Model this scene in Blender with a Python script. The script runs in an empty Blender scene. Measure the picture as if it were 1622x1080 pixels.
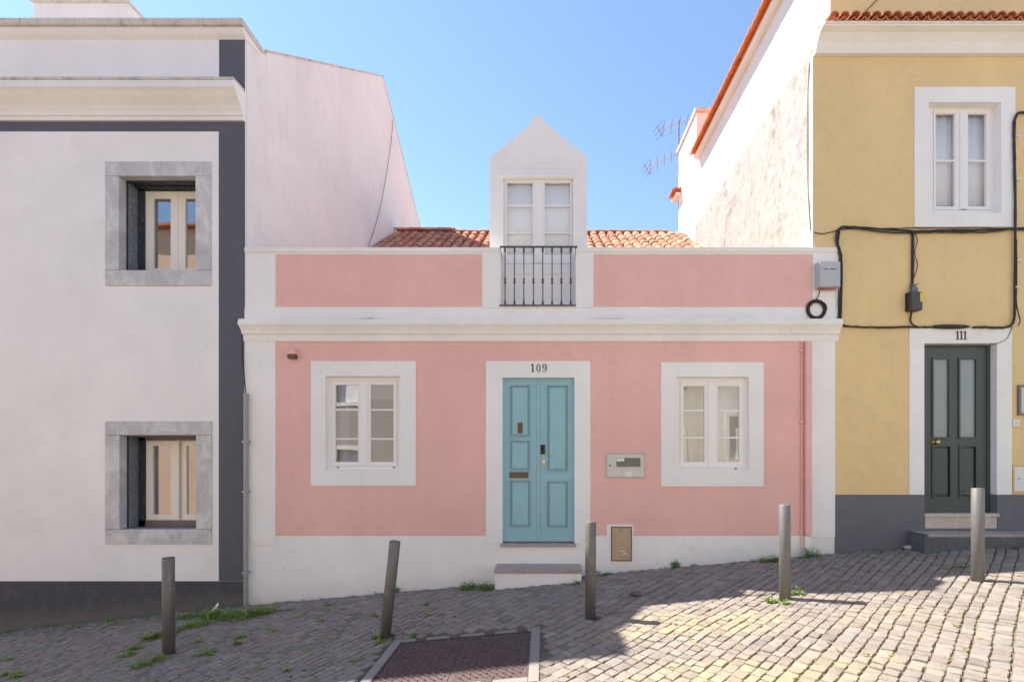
import bpy, bmesh, math, random
from mathutils import Vector, Matrix, noise
random.seed(7)
R = math.radians
# ------------------------------------------------------------------ camera, sky, sun, exposure
sc = bpy.context.scene
C = sc.collection
D = 6.5            # camera to facade, m
S = 115.0          # photo pixels per metre on the facade plane
CX, HY = 861.0, 726.0
EZ = 1.65          # eye height
cam_d = bpy.data.cameras.new('camera')
cam = bpy.data.objects.new('camera', cam_d)
C.objects.link(cam)
cam.location = (0, -D, EZ)
cam.rotation_euler = (R(90), 0, 0)
cam_d.sensor_width = 36.0
cam_d.lens = S * D / 1622 * 36.0
cam_d.shift_x = (811 - CX) / 1622
cam_d.shift_y = (HY - 540) / 1622
cam_d.clip_start = 0.05
cam_d.clip_end = 600
sc.camera = cam

SUN = Vector((-0.635, 0.338, 1.0)).normalized()
elev = math.asin(SUN.z)
w = bpy.data.worlds.new('World')
sc.world = w
w.use_nodes = True
nt = w.node_tree
sky = nt.nodes.new('ShaderNodeTexSky')
sky.sky_type = 'NISHITA'
sky.sun_disc = False
sky.sun_elevation = elev
sky.sun_rotation = math.atan2(SUN.x, SUN.y)
sky.air_density = 1.0
sky.dust_density = 0.05
sky.ozone_density = 1.6
bg = nt.nodes['Background']
nt.links.new(sky.outputs[0], bg.inputs[0])
bg.inputs[1].default_value = 0.06
sl = bpy.data.lights.new('sun', 'SUN')
sl.energy = 2.4
sl.angle = R(0.5)
sl.color = (1.0, 0.93, 0.82)
so = bpy.data.objects.new('sun', sl)
C.objects.link(so)
so.rotation_euler = (-SUN).to_track_quat('-Z', 'Y').to_euler()
so.location = (-6, 4, 12)
sc.view_settings.view_transform = 'Standard'
sc.view_settings.look = 'None'
sc.view_settings.gamma = 1
sc.view_settings.exposure = 2.25
sc.cycles.max_bounces = 10
sc.cycles.diffuse_bounces = 6

# ------------------------------------------------------------------ helpers
def X(px, d=0.0): return (px - CX) / S * (1 + d / D)
def Z(py, d=0.0): return EZ + (HY - py) / S * (1 + d / D)

GP = [(-60, -8.0), (-12, -2.87), (-7.49, -2.383), (-4.1, -2.017), (-1.0, -1.745), (4.0, -1.30), (5.0, -1.235), (6.6, -1.13), (12, -0.8), (60, 2.0)]
def G(x):
    for (a, za), (b, zb) in zip(GP, GP[1:]):
        if x <= b:
            t = max(0, (x - a) / (b - a))
            return EZ + za + (zb - za) * t
    return EZ + GP[-1][1]

def link(name, bm, mat, parent=None, smooth=False, recalc=True):
    if recalc: bmesh.ops.recalc_face_normals(bm, faces=bm.faces)
    me = bpy.data.meshes.new(name)
    bm.to_mesh(me); bm.free()
    if smooth:
        for p in me.polygons: p.use_smooth = True
    o = bpy.data.objects.new(name, me)
    C.objects.link(o)
    if isinstance(mat, (list, tuple)):
        for m in mat: me.materials.append(m)
    elif mat: me.materials.append(mat)
    if parent:
        o.parent = parent
        o.matrix_parent_inverse = Matrix.Translation(-world_of(parent))
    return o

def world_of(o):
    v = Vector(o.location)
    if o.parent: return v + Vector((0, 0, 0)) + (world_of(o.parent) if o.matrix_parent_inverse == Matrix.Identity(4) else Vector((0, 0, 0)))
    return v

def thing(name, label, cat, loc=(0, 0, 0), group=None):
    o = bpy.data.objects.new(name, None)
    o.empty_display_size = 0.2
    C.objects.link(o); o.location = loc
    tag(o, label, cat, group)
    return o
def tag(o, label, cat, group=None):
    o['label'] = label; o['category'] = cat
    if group: o['group'] = group
    return o

def box(bm, x0, x1, y0, y1, z0, z1, bev=0.0):
    if x0 > x1: x0, x1 = x1, x0
    if y0 > y1: y0, y1 = y1, y0
    if z0 > z1: z0, z1 = z1, z0
    v = [bm.verts.new(p) for p in ((x0, y0, z0), (x1, y0, z0), (x1, y1, z0), (x0, y1, z0), (x0, y0, z1), (x1, y0, z1), (x1, y1, z1), (x0, y1, z1))]
    fs = [bm.faces.new([v[i] for i in f]) for f in ((0, 1, 5, 4), (1, 2, 6, 5), (2, 3, 7, 6), (3, 0, 4, 7), (4, 5, 6, 7), (3, 2, 1, 0))]
    if bev > 0:
        es = list({e for f in fs for e in f.edges})
        bmesh.ops.bevel(bm, geom=es, offset=bev, segments=2, affect='EDGES', profile=0.6)
    return fs
def boxo(name, x0, x1, y0, y1, z0, z1, mat, parent=None, bev=0.0):
    bm = bmesh.new(); box(bm, x0, x1, y0, y1, z0, z1, bev)
    return link(name, bm, mat, parent)

def slab(bm, x0, x1, z0, z1, y0, y1, holes=(), wob=0.0):
    """wall slab in XZ with rectangular holes and clean closed reveals"""
    xs = sorted({x0, x1, *[h[0] for h in holes], *[h[1] for h in holes]})
    zs = sorted({z0, z1, *[h[2] for h in holes], *[h[3] for h in holes]})
    xs = [x for x in xs if x0 <= x <= x1]; zs = [z for z in zs if z0 <= z <= z1]
    def solid(i, j):
        if i < 0 or j < 0 or i >= len(xs) - 1 or j >= len(zs) - 1: return False
        cx = (xs[i] + xs[i + 1]) / 2; cz = (zs[j] + zs[j + 1]) / 2
        return not any(h[0] < cx < h[1] and h[2] < cz < h[3] for h in holes)
    V = {}
    def v(i, j, k):
        if (i, j, k) not in V: V[(i, j, k)] = bm.verts.new((xs[i], (y0, y1)[k], zs[j]))
        return V[(i, j, k)]
    for i in range(len(xs) - 1):
        for j in range(len(zs) - 1):
            if not solid(i, j): continue
            bm.faces.new((v(i, j, 0), v(i + 1, j, 0), v(i + 1, j + 1, 0), v(i, j + 1, 0)))
            bm.faces.new((v(i, j + 1, 1), v(i + 1, j + 1, 1), v(i + 1, j, 1), v(i, j, 1)))
            if not solid(i - 1, j): bm.faces.new((v(i, j, 1), v(i, j, 0), v(i, j + 1, 0), v(i, j + 1, 1)))
            if not solid(i + 1, j): bm.faces.new((v(i + 1, j, 0), v(i + 1, j, 1), v(i + 1, j + 1, 1), v(i + 1, j + 1, 0)))
            if not solid(i, j - 1): bm.faces.new((v(i, j, 1), v(i + 1, j, 1), v(i + 1, j, 0), v(i, j, 0)))
            if not solid(i, j + 1): bm.faces.new((v(i, j + 1, 0), v(i + 1, j + 1, 0), v(i + 1, j + 1, 1), v(i, j + 1, 1)))

def prism_x(bm, prof, x0, x1, mit0=0.0, mit1=0.0):
    """profile [(y,z)] swept along x; mit: x shift per metre of -y (mitred returns)"""
    n = len(prof)
    a = [bm.verts.new((x0 + mit0 * p[0], p[0], p[1])) for p in prof]
    b = [bm.verts.new((x1 + mit1 * p[0], p[0], p[1])) for p in prof]
    for i in range(n):
        j = (i + 1) % n
        bm.faces.new((a[i], a[j], b[j], b[i]))
    bm.faces.new(a[::-1]); bm.faces.new(b)
def prism_y(bm, prof, y0, y1):
    a = [bm.verts.new((p[0], y0, p[1])) for p in prof]
    b = [bm.verts.new((p[0], y1, p[1])) for p in prof]
    n = len(prof)
    for i in range(n):
        j = (i + 1) % n
        bm.faces.new((a[i], a[j], b[j], b[i]))
    bm.faces.new(a[::-1]); bm.faces.new(b)

def tube(bm, pts, r, n=8, closed=False, cap=True):
    pts = [Vector(p) for p in pts]
    rings = []
    m = len(pts)
    for i, p in enumerate(pts):
        if closed: t = (pts[(i + 1) % m] - pts[i - 1]).normalized()
        else: t = (pts[min(i + 1, m - 1)] - pts[max(i - 1, 0)]).normalized()
        up = Vector((0, 1, 0)) if abs(t.y) < 0.9 else Vector((1, 0, 0))
        a = t.cross(up).normalized(); b = t.cross(a)
        rr = r[i] if isinstance(r, (list, tuple)) else r
        rings.append([bm.verts.new(p + (a * math.cos(2 * math.pi * k / n) + b * math.sin(2 * math.pi * k / n)) * rr) for k in range(n)])
    for i in range(m if closed else m - 1):
        A, B = rings[i], rings[(i + 1) % m]
        for k in range(n):
            bm.faces.new((A[k], A[(k + 1) % n], B[(k + 1) % n], B[k]))
    if cap and not closed:
        bm.faces.new(rings[0][::-1]); bm.faces.new(rings[-1])

def lathe(bm, prof, loc=(0, 0, 0), axis='Z', n=16):
    rings = []
    for r, h in prof:
        ring = []
        for k in range(n):
            c, s = math.cos(2 * math.pi * k / n) * r, math.sin(2 * math.pi * k / n) * r
            p = (c, s, h) if axis == 'Z' else (c, -h, s)
            ring.append(bm.verts.new(Vector(p) + Vector(loc)))
        rings.append(ring)
    for A, B in zip(rings, rings[1:]):
        for k in range(n): bm.faces.new((A[k], A[(k + 1) % n], B[(k + 1) % n], B[k]))
    bm.faces.new(rings[0][::-1]); bm.faces.new(rings[-1])

def smooth_path(pts, k=6):
    pts = [Vector(p) for p in pts]; out = []
    P = [pts[0]] + pts + [pts[-1]]
    for i in range(1, len(P) - 2):
        for j in range(k):
            t = j / k
            a, b, c, d = P[i - 1], P[i], P[i + 1], P[i + 2]
            out.append(0.5 * ((2 * b) + (c - a) * t + (2 * a - 5 * b + 4 * c - d) * t * t + (3 * b - a - 3 * c + d) * t ** 3))
    out.append(pts[-1])
    return out

# ------------------------------------------------------------------ materials
def new_mat(name):
    m = bpy.data.materials.new(name); m.use_nodes = True
    t = m.node_tree; b = t.nodes['Principled BSDF']
    return m, t, b
def nd(t, typ, **kw):
    n = t.nodes.new(typ)
    for k, v in kw.items():
        if k.startswith('i_'):
            n.inputs[k[2:].replace('_', ' ')].default_value = v
        else: setattr(n, k, v)
    return n
def pos(t, scale=(1, 1, 1), loc=(0, 0, 0)):
    g = nd(t, 'ShaderNodeNewGeometry'); mp = nd(t, 'ShaderNodeMapping')
    mp.inputs['Scale'].default_value = scale; mp.inputs['Location'].default_value = loc
    t.links.new(g.outputs['Position'], mp.inputs[0])
    return mp.outputs[0]
def nz(t, vec, scale, detail=4, rough=0.6, dist=0.0):
    n = nd(t, 'ShaderNodeTexNoise'); n.inputs['Scale'].default_value = scale
    n.inputs['Detail'].default_value = detail; n.inputs['Roughness'].default_value = rough
    n.inputs['Distortion'].default_value = dist
    t.links.new(vec, n.inputs['Vector']); return n.outputs['Fac']
def ramp(t, fac, a, b, ca=(0, 0, 0, 1), cb=(1, 1, 1, 1)):
    r = nd(t, 'ShaderNodeValToRGB'); r.color_ramp.elements[0].position = a; r.color_ramp.elements[1].position = b
    r.color_ramp.elements[0].color = ca; r.color_ramp.elements[1].color = cb
    t.links.new(fac, r.inputs[0]); return r.outputs[0]
def mix(t, fac, a, b, mode='MIX'):
    m = nd(t, 'ShaderNodeMix', data_type='RGBA', blend_type=mode)
    for s, v in ((m.inputs[0], fac), (m.inputs[6], a), (m.inputs[7], b)):
        if hasattr(v, 'links') or isinstance(v, bpy.types.NodeSocket): t.links.new(v, s)
        elif isinstance(v, (int, float)): s.default_value = v
        else: s.default_value = (*v[:3], 1)
    return m.outputs[2]
def math_(t, op, a, b=0.0, clamp=False):
    m = nd(t, 'ShaderNodeMath', operation=op); m.use_clamp = clamp
    for s, v in ((m.inputs[0], a), (m.inputs[1], b)):
        if isinstance(v, (int, float)): s.default_value = v
        else: t.links.new(v, s)
    return m.outputs[0]
def bump(t, b, h, strength=0.2, dist=0.01):
    n = nd(t, 'ShaderNodeBump'); n.inputs['Strength'].default_value = strength; n.inputs['Distance'].default_value = dist
    t.links.new(h, n.inputs['Height']); t.links.new(n.outputs[0], b.inputs['Normal'])

def plaster(name, col, dirt=(0.35, 0.32, 0.30), amount=0.25, streak=0.15, bs=0.25, rough=0.85, scale=1.0, low=None, crack=0.5, patch=0.0):
    m, t, b = new_mat(name)
    p = pos(t)
    big = nz(t, p, 0.9 * scale, 5, 0.6)
    fine = nz(t, p, 55, 4, 0.6)
    med = nz(t, p, 7, 5, 0.65, 0.4)
    st = nz(t, pos(t, (9, 9, 0.55)), 1.0, 5, 0.65)
    c = mix(t, ramp(t, big, 0.35, 0.7), tuple(x * (1 - 0.06) for x in col), tuple(min(1, x * 1.04) for x in col))
    c = mix(t, math_(t, 'MULTIPLY', ramp(t, med, 0.50, 0.78), amount), c, dirt)
    c = mix(t, math_(t, 'MULTIPLY', ramp(t, st, 0.55, 0.80), streak), c, dirt)
    vo = nd(t, 'ShaderNodeTexVoronoi', feature='DISTANCE_TO_EDGE'); vo.inputs['Scale'].default_value = 0.9
    wv_ = nd(t, 'ShaderNodeVectorMath', operation='ADD'); nn_ = nd(t, 'ShaderNodeTexNoise'); nn_.inputs['Scale'].default_value = 3.0; nn_.inputs['Detail'].default_value = 6
    t.links.new(p, nn_.inputs['Vector']); t.links.new(p, wv_.inputs[0]); t.links.new(nn_.outputs['Color'], wv_.inputs[1]); t.links.new(wv_.outputs[0], vo.inputs['Vector'])
    ck = math_(t, 'MULTIPLY', ramp(t, vo.outputs['Distance'], 0.0, 0.006, (1, 1, 1, 1), (0, 0, 0, 1)), ramp(t, nz(t, p, 0.8, 3), 0.50, 0.62))
    c = mix(t, math_(t, 'MULTIPLY', ck, crack * 0.55), c, dirt)
    if patch:
        pk = math_(t, 'MULTIPLY', ramp(t, nz(t, pos(t, (1, 1, .55)), 1.5, 8, 0.72, 0.6), 0.52, 0.60), ramp(t, nz(t, p, 6, 6, 0.8), 0.42, 0.60))
        c = mix(t, math_(t, 'MULTIPLY', pk, patch), c, dirt)
    c = mix(t, math_(t, 'MULTIPLY', ramp(t, nz(t, pos(t, (1, 1, .8), (4, 9, 2)), 2.4, 3, .5), .55, .60), 0.05), c, tuple(min(1, x * 1.25) for x in col))
    spots = nz(t, p, 26, 2, 0.5)
    c = mix(t, math_(t, 'MULTIPLY', ramp(t, spots, 0.74, 0.78), 0.35), c, dirt)
    if low:   # splash dirt just above the pavement: follows the real ground height
        g = nd(t, 'ShaderNodeNewGeometry'); s = nd(t, 'ShaderNodeSeparateXYZ'); t.links.new(g.outputs['Position'], s.inputs[0])
        gz = math_(t, 'ADD', math_(t, 'MULTIPLY', s.outputs[0], 0.092), EZ - 1.655)
        h = math_(t, 'SUBTRACT', s.outputs[2], gz)
        h = math_(t, 'ADD', h, math_(t, 'MULTIPLY', math_(t, 'SUBTRACT', nz(t, p, 5, 4), 0.5), 0.35))
        k = ramp(t, h, 0.0, 0.28, (1, 1, 1, 1), (0, 0, 0, 1))
        c = mix(t, math_(t, 'MULTIPLY', k, low), c, (0.22, 0.20, 0.16))
    t.links.new(c, b.inputs['Base Color'])
    b.inputs['Roughness'].default_value = rough
    b.inputs['Specular IOR Level'].default_value = 0.25
    hgt = math_(t, 'ADD', math_(t, 'MULTIPLY', fine, 0.25), med)
    bump(t, b, hgt, bs, 0.012)
    return m

def paint(name, col, rough=0.45, var=0.06, bs=0.05, dirt=None, da=0.2):
    m, t, b = new_mat(name)
    p = pos(t)
    n1 = nz(t, p, 6, 4)
    c = mix(t, n1, tuple(x * (1 - var) for x in col), tuple(min(1, x * (1 + var)) for x in col))
    if dirt:
        c = mix(t, math_(t, 'MULTIPLY', ramp(t, nz(t, pos(t, (14, 14, 4)), 2.0, 6, 0.7), 0.52, 0.72), da), c, dirt)
    t.links.new(c, b.inputs['Base Color'])
    t.links.new(ramp(t, nz(t, p, 18, 3), 0.2, 0.9, (rough * 0.8,) * 3 + (1,), (min(1, rough * 1.25),) * 3 + (1,)), b.inputs['Roughness'])
    bump(t, b, nz(t, p, 90, 3), bs, 0.004)
    return m

def metal(name, col, rough=0.45, met=0.9, spots=(0.3, 0.25, 0.2), sa=0.4):
    m, t, b = new_mat(name)
    p = pos(t)
    c = mix(t, nz(t, p, 14, 4), tuple(x * 0.85 for x in col), tuple(min(1, x * 1.15) for x in col))
    c = mix(t, math_(t, 'MULTIPLY', ramp(t, nz(t, pos(t, (1, 1, .35)), 30, 5, 0.7), 0.56, 0.68), sa), c, spots)
    t.links.new(c, b.inputs['Base Color'])
    b.inputs['Metallic'].default_value = met
    t.links.new(ramp(t, nz(t, p, 30, 3), 0.3, 0.8, (rough * 0.75,) * 3 + (1,), (min(1, rough * 1.4),) * 3 + (1,)), b.inputs['Roughness'])
    bump(t, b, nz(t, p, 60, 3), 0.12, 0.003)
    return m

def marble(name, base, vein, scale=3.0, bs=0.15):
    m, t, b = new_mat(name)
    p = pos(t)
    n1 = nz(t, p, scale, 6, 0.65, 1.6)
    n2 = nz(t, p, 40, 5, 0.7)
    n3 = nz(t, pos(t, (1.0, 1.0, 0.6)), scale * 2.2, 7, 0.68, 0.9)
    c = mix(t, ramp(t, n1, 0.35, 0.65), base, tuple(x * 0.78 for x in base))
    c = mix(t, math_(t, 'MULTIPLY', ramp(t, n3, 0.46, 0.68), 0.85), c, vein)
    c = mix(t, math_(t, 'MULTIPLY', ramp(t, n2, 0.45, 0.75), 0.45), c, tuple(x * 0.62 for x in base))
    t.links.new(c, b.inputs['Base Color']); b.inputs['Roughness'].default_value = 0.7
    bump(t, b, math_(t, 'ADD', n2, n1), bs, 0.01)
    return m

def glass(name, refl=0.12, tint=(0.92, 0.95, 0.95)):
    m, t, b = new_mat(name)
    t.nodes.remove(b)
    out = t.nodes['Material Output']
    tr = nd(t, 'ShaderNodeBsdfTransparent'); tr.inputs[0].default_value = (*tint, 1)
    gl = nd(t, 'ShaderNodeBsdfGlossy'); gl.inputs['Roughness'].default_value = 0.01; gl.inputs[0].default_value = (1, 1, 1, 1)
    bp = nd(t, 'ShaderNodeBump'); bp.inputs['Strength'].default_value = 0.025; bp.inputs['Distance'].default_value = 0.05
    t.links.new(nz(t, pos(t), 2.2, 1), bp.inputs['Height']); t.links.new(bp.outputs[0], gl.inputs['Normal'])
    lw = nd(t, 'ShaderNodeLayerWeight'); lw.inputs[0].default_value = 0.5
    f = math_(t, 'ADD', math_(t, 'MULTIPLY', math_(t, 'POWER', lw.outputs['Facing'], 5.0), 0.9), refl + 0.04, True)
    mx = nd(t, 'ShaderNodeMixShader')
    t.links.new(f, mx.inputs[0]); t.links.new(tr.outputs[0], mx.inputs[1]); t.links.new(gl.outputs[0], mx.inputs[2])
    t.links.new(mx.outputs[0], out.inputs[0])
    return m

def island_rand(t, k=1.0):
    g = nd(t, 'ShaderNodeNewGeometry'); oi = nd(t, 'ShaderNodeObjectInfo')
    return math_(t, 'FRACT', math_(t, 'ADD', g.outputs['Random Per Island'], math_(t, 'MULTIPLY', oi.outputs['Random'], 7.31)))

def tile_mat(name, cols, dirt=(0.12, 0.09, 0.07)):
    m, t, b = new_mat(name)
    r = island_rand(t)
    cr = nd(t, 'ShaderNodeValToRGB'); cr.color_ramp.interpolation = 'LINEAR'
    cr.color_ramp.elements[0].color = (*cols[0], 1); cr.color_ramp.elements[1].color = (*cols[-1], 1)
    for i, c in enumerate(cols[1:-1]):
        e = cr.color_ramp.elements.new((i + 1) / (len(cols) - 1)); e.color = (*c, 1)
    t.links.new(r, cr.inputs[0])
    p = pos(t)
    c = mix(t, math_(t, 'MULTIPLY', ramp(t, nz(t, p, 14, 5, 0.7), 0.48, 0.72), 0.5), cr.outputs[0], dirt)
    t.links.new(c, b.inputs['Base Color']); b.inputs['Roughness'].default_value = 0.85
    bump(t, b, nz(t, p, 70, 4), 0.3, 0.006)
    return m

M = {}
M['white'] = plaster('white render', (0.88, 0.85, 0.82), amount=0.05, streak=0.06, low=0.16)
M['white_trim'] = plaster('white painted trim', (0.87, 0.84, 0.815), amount=0.05, streak=0.05, bs=0.12)
M['pink'] = plaster('pink render', (0.83, 0.49, 0.435), dirt=(0.50, 0.26, 0.23), amount=0.14, streak=0.12, bs=0.22)
M['cornice'] = plaster('cream white cornice', (0.86, 0.825, 0.775), amount=0.08, streak=0.10, bs=0.15)
M['cap'] = plaster('weathered parapet cap', (0.66, 0.60, 0.52), dirt=(0.16, 0.14, 0.12), amount=0.55, streak=0.85, bs=0.4, scale=2)
M['left_wall'] = plaster('pale greyish white render', (0.88, 0.845, 0.815), dirt=(0.50, 0.47, 0.43), amount=0.06, streak=0.10)
M['side_wall'] = plaster('gable white render', (0.86, 0.80, 0.765), dirt=(0.45, 0.42, 0.38), amount=0.14, streak=0.30)
M['bluegrey'] = plaster('blue grey paint', (0.115, 0.118, 0.138), dirt=(0.16, 0.16, 0.17), amount=0.35, streak=0.25, bs=0.15)
M['plinth'] = plaster('dark grey plinth', (0.082, 0.078, 0.088), dirt=(0.15, 0.14, 0.13), amount=0.5, streak=0.35, bs=0.35, low=0.45)
M['plinth_r'] = plaster('grey plinth paint', (0.155, 0.155, 0.17), dirt=(0.22, 0.21, 0.20), amount=0.35, streak=0.2, bs=0.2)
M['yellow'] = plaster('ochre yellow render', (0.78, 0.575, 0.295), dirt=(0.46, 0.33, 0.18), amount=0.22, streak=0.14, bs=0.3)
M['fresh'] = plaster('fresh white render', (0.80, 0.775, 0.74), amount=0.05, streak=0.06, bs=0.2)
M['old'] = plaster('old flaking render', (0.42, 0.40, 0.375), dirt=(0.15, 0.13, 0.10), amount=0.65, streak=0.35, bs=1.0, scale=2.5, patch=0.8)
M['wood_white'] = paint('white window paint', (0.85, 0.82, 0.795), 0.4, 0.03)
M['cream'] = paint('cream window paint', (0.84, 0.79, 0.70), 0.4, 0.04)
M['teal'] = paint('pale teal door paint', (0.28, 0.50, 0.56), 0.42, 0.10, 0.12, dirt=(0.15, 0.30, 0.33), da=0.3)
M['green'] = paint('dark green door paint', (0.055, 0.068, 0.062), 0.4, 0.12, 0.1)
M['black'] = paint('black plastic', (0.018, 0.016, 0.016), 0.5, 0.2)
M['cable'] = paint('black cable', (0.028, 0.02, 0.018), 0.55, 0.4)
M['dark_metal'] = metal('dark shutter metal', (0.05, 0.052, 0.06), 0.5, 0.3)
M['brown_metal'] = metal('brown shutter box', (0.20, 0.15, 0.14), 0.5, 0.2)
M['iron'] = metal('worn wrought iron', (0.11, 0.10, 0.095), 0.6, 0.35, (0.30, 0.26, 0.22), 0.6)
M['galv'] = metal('galvanised steel', (0.19, 0.183, 0.18), 0.5, 0.35, (0.20, 0.17, 0.14), 0.5)
M['galv_dark'] = metal('dark steel with shade tone', (0.17, 0.155, 0.145), 0.55, 0.5, (0.34, 0.31, 0.28), 0.5)  # shade on the left bollards is put into this darker brown; masts reuse it
M['brass'] = metal('brass', (0.75, 0.50, 0.16), 0.3, 1.0, (0.4, 0.25, 0.08), 0.2)
M['bronze'] = metal('dull bronze', (0.16, 0.10, 0.065), 0.5, 0.7)
M['antenna'] = metal('antenna aluminium', (0.55, 0.53, 0.52), 0.4, 0.6)
M['rust'] = metal('rusty cover steel', (0.105, 0.072, 0.07), 0.6, 0.35, (0.26, 0.10, 0.045), 0.7)
M['rust_lug'] = metal('dark hinge steel', (0.10, 0.08, 0.075), 0.6, 0.35)
M['pipe_grey'] = metal('grey drain pipe', (0.34, 0.33, 0.32), 0.55, 0.2)
M['marble_grey'] = marble('grey marble', (0.60, 0.575, 0.575), (0.78, 0.76, 0.74), 1.6)
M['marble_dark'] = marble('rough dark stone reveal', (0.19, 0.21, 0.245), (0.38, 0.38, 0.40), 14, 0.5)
M['step_stone'] = marble('worn step stone', (0.46, 0.39, 0.36), (0.32, 0.26, 0.22), 6)
M['threshold'] = marble('pale threshold stone', (0.62, 0.54, 0.47), (0.50, 0.40, 0.32), 9)
M['step_dark'] = plaster('dark grey step paint', (0.125, 0.13, 0.135), dirt=(0.28, 0.27, 0.25), amount=0.5, streak=0.25, bs=0.4)
M['concrete'] = plaster('concrete surround', (0.27, 0.24, 0.22), dirt=(0.22, 0.20, 0.17), amount=0.5, streak=0.0, bs=0.5)
M['meter'] = paint('meter box enamel', (0.62, 0.60, 0.55), 0.4, 0.05, dirt=(0.30, 0.27, 0.22), da=0.35)
M['meter_glass'] = paint('dusty meter window', (0.15, 0.145, 0.13), 0.25, 0.2)
M['hatch'] = paint('tan hatch paint', (0.48, 0.35, 0.215), 0.5, 0.08, dirt=(0.27, 0.19, 0.12), da=0.5)
M['grey_box'] = paint('light grey plastic', (0.46, 0.47, 0.49), 0.45, 0.03)
M['red'] = paint('red plastic', (0.5, 0.05, 0.03), 0.5, 0.1)
M['yellow_label'] = paint('yellow label', (0.70, 0.58, 0.03), 0.5, 0.05)
M['number'] = paint('dark number paint', (0.055, 0.045, 0.04), 0.5, 0.1)
M['sticker'] = paint('pale sticker', (0.75, 0.74, 0.70), 0.5, 0.05)
M['blind'] = paint('white window blind', (0.84, 0.84, 0.82), 0.8, 0.02)
M['curtain'] = paint('net curtain', (0.74, 0.73, 0.72), 0.9, 0.02)
M['room'] = paint('beige room wall', (0.42, 0.37, 0.31), 0.9, 0.05)
M['door_glass'] = paint('frosted door glass', (0.27, 0.30, 0.295), 0.18, 0.10)
M['glass'] = glass('window glass', 0.0, (1, 1, 1))
M['glass_refl'] = glass('reflective window glass', 0.22, (0.85, 0.85, 0.85))
M['glass_mid'] = glass('old window glass', 0.13, (0.9, 0.9, 0.88))
M['tile'] = tile_mat('clay roof tile', [(0.50, 0.17, 0.09), (0.56, 0.24, 0.13), (0.42, 0.13, 0.07), (0.56, 0.30, 0.18), (0.48, 0.19, 0.11)])
M['tile_orange'] = tile_mat('orange clay tile', [(0.74, 0.22, 0.06), (0.80, 0.27, 0.08), (0.66, 0.18, 0.05)], dirt=(0.35, 0.11, 0.05))
M['tile_red'] = tile_mat('red brown eave tile', [(0.58, 0.19, 0.09), (0.66, 0.26, 0.12), (0.50, 0.15, 0.075)])
M['peach'] = plaster('peach render', (0.72, 0.50, 0.36), amount=0.1)
M['opp_grey'] = plaster('opposite beige render', (0.46, 0.41, 0.36), amount=0.1)
M['opp'] = plaster('opposite cream render', (0.78, 0.71, 0.60), amount=0.1)

def leaf_mat(name, c1, c2):
    m, t, b = new_mat(name)
    r = island_rand(t)
    c = mix(t, r, c1, c2)
    t.links.new(c, b.inputs['Base Color']); b.inputs['Roughness'].default_value = 0.55
    b.inputs['Transmission Weight'].default_value = 0.0
    b.inputs['Subsurface Weight'].default_value = 0.0
    return m
M['leaf'] = leaf_mat('weed leaf', (0.05, 0.14, 0.012), (0.26, 0.38, 0.05))
M['leaf_dry'] = leaf_mat('olive moss', (0.16, 0.15, 0.03), (0.26, 0.24, 0.05))

# ground / stone materials
def ground_mat():
    m, t, b = new_mat('mortar and soil')
    p = pos(t)
    c = mix(t, ramp(t, nz(t, p, 40, 4), 0.35, 0.7), (0.07, 0.06, 0.048), (0.19, 0.165, 0.13))
    mossk = ramp(t, nz(t, pos(t, (1, 1, 1), (3, 1, 0)), 1.1, 4, 0.6), 0.42, 0.60)
    s = nd(t, 'ShaderNodeSeparateXYZ'); t.links.new(p, s.inputs[0])
    right = math_(t, 'ADD', math_(t, 'MULTIPLY', s.outputs[0], 0.28), 0.35, True)
    front = math_(t, 'MULTIPLY', math_(t, 'ADD', s.outputs[1], 1.2), -1.2, True)
    k = math_(t, 'MULTIPLY', math_(t, 'MULTIPLY', right, front), math_(t, 'ADD', math_(t, 'MULTIPLY', mossk, 0.7), 0.25))
    c = mix(t, k, c, (0.25, 0.22, 0.085))
    t.links.new(c, b.inputs['Base Color']); b.inputs['Roughness'].default_value = 0.95
    bump(t, b, nz(t, p, 50, 5, 0.7), 0.8, 0.02)
    return m
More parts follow.
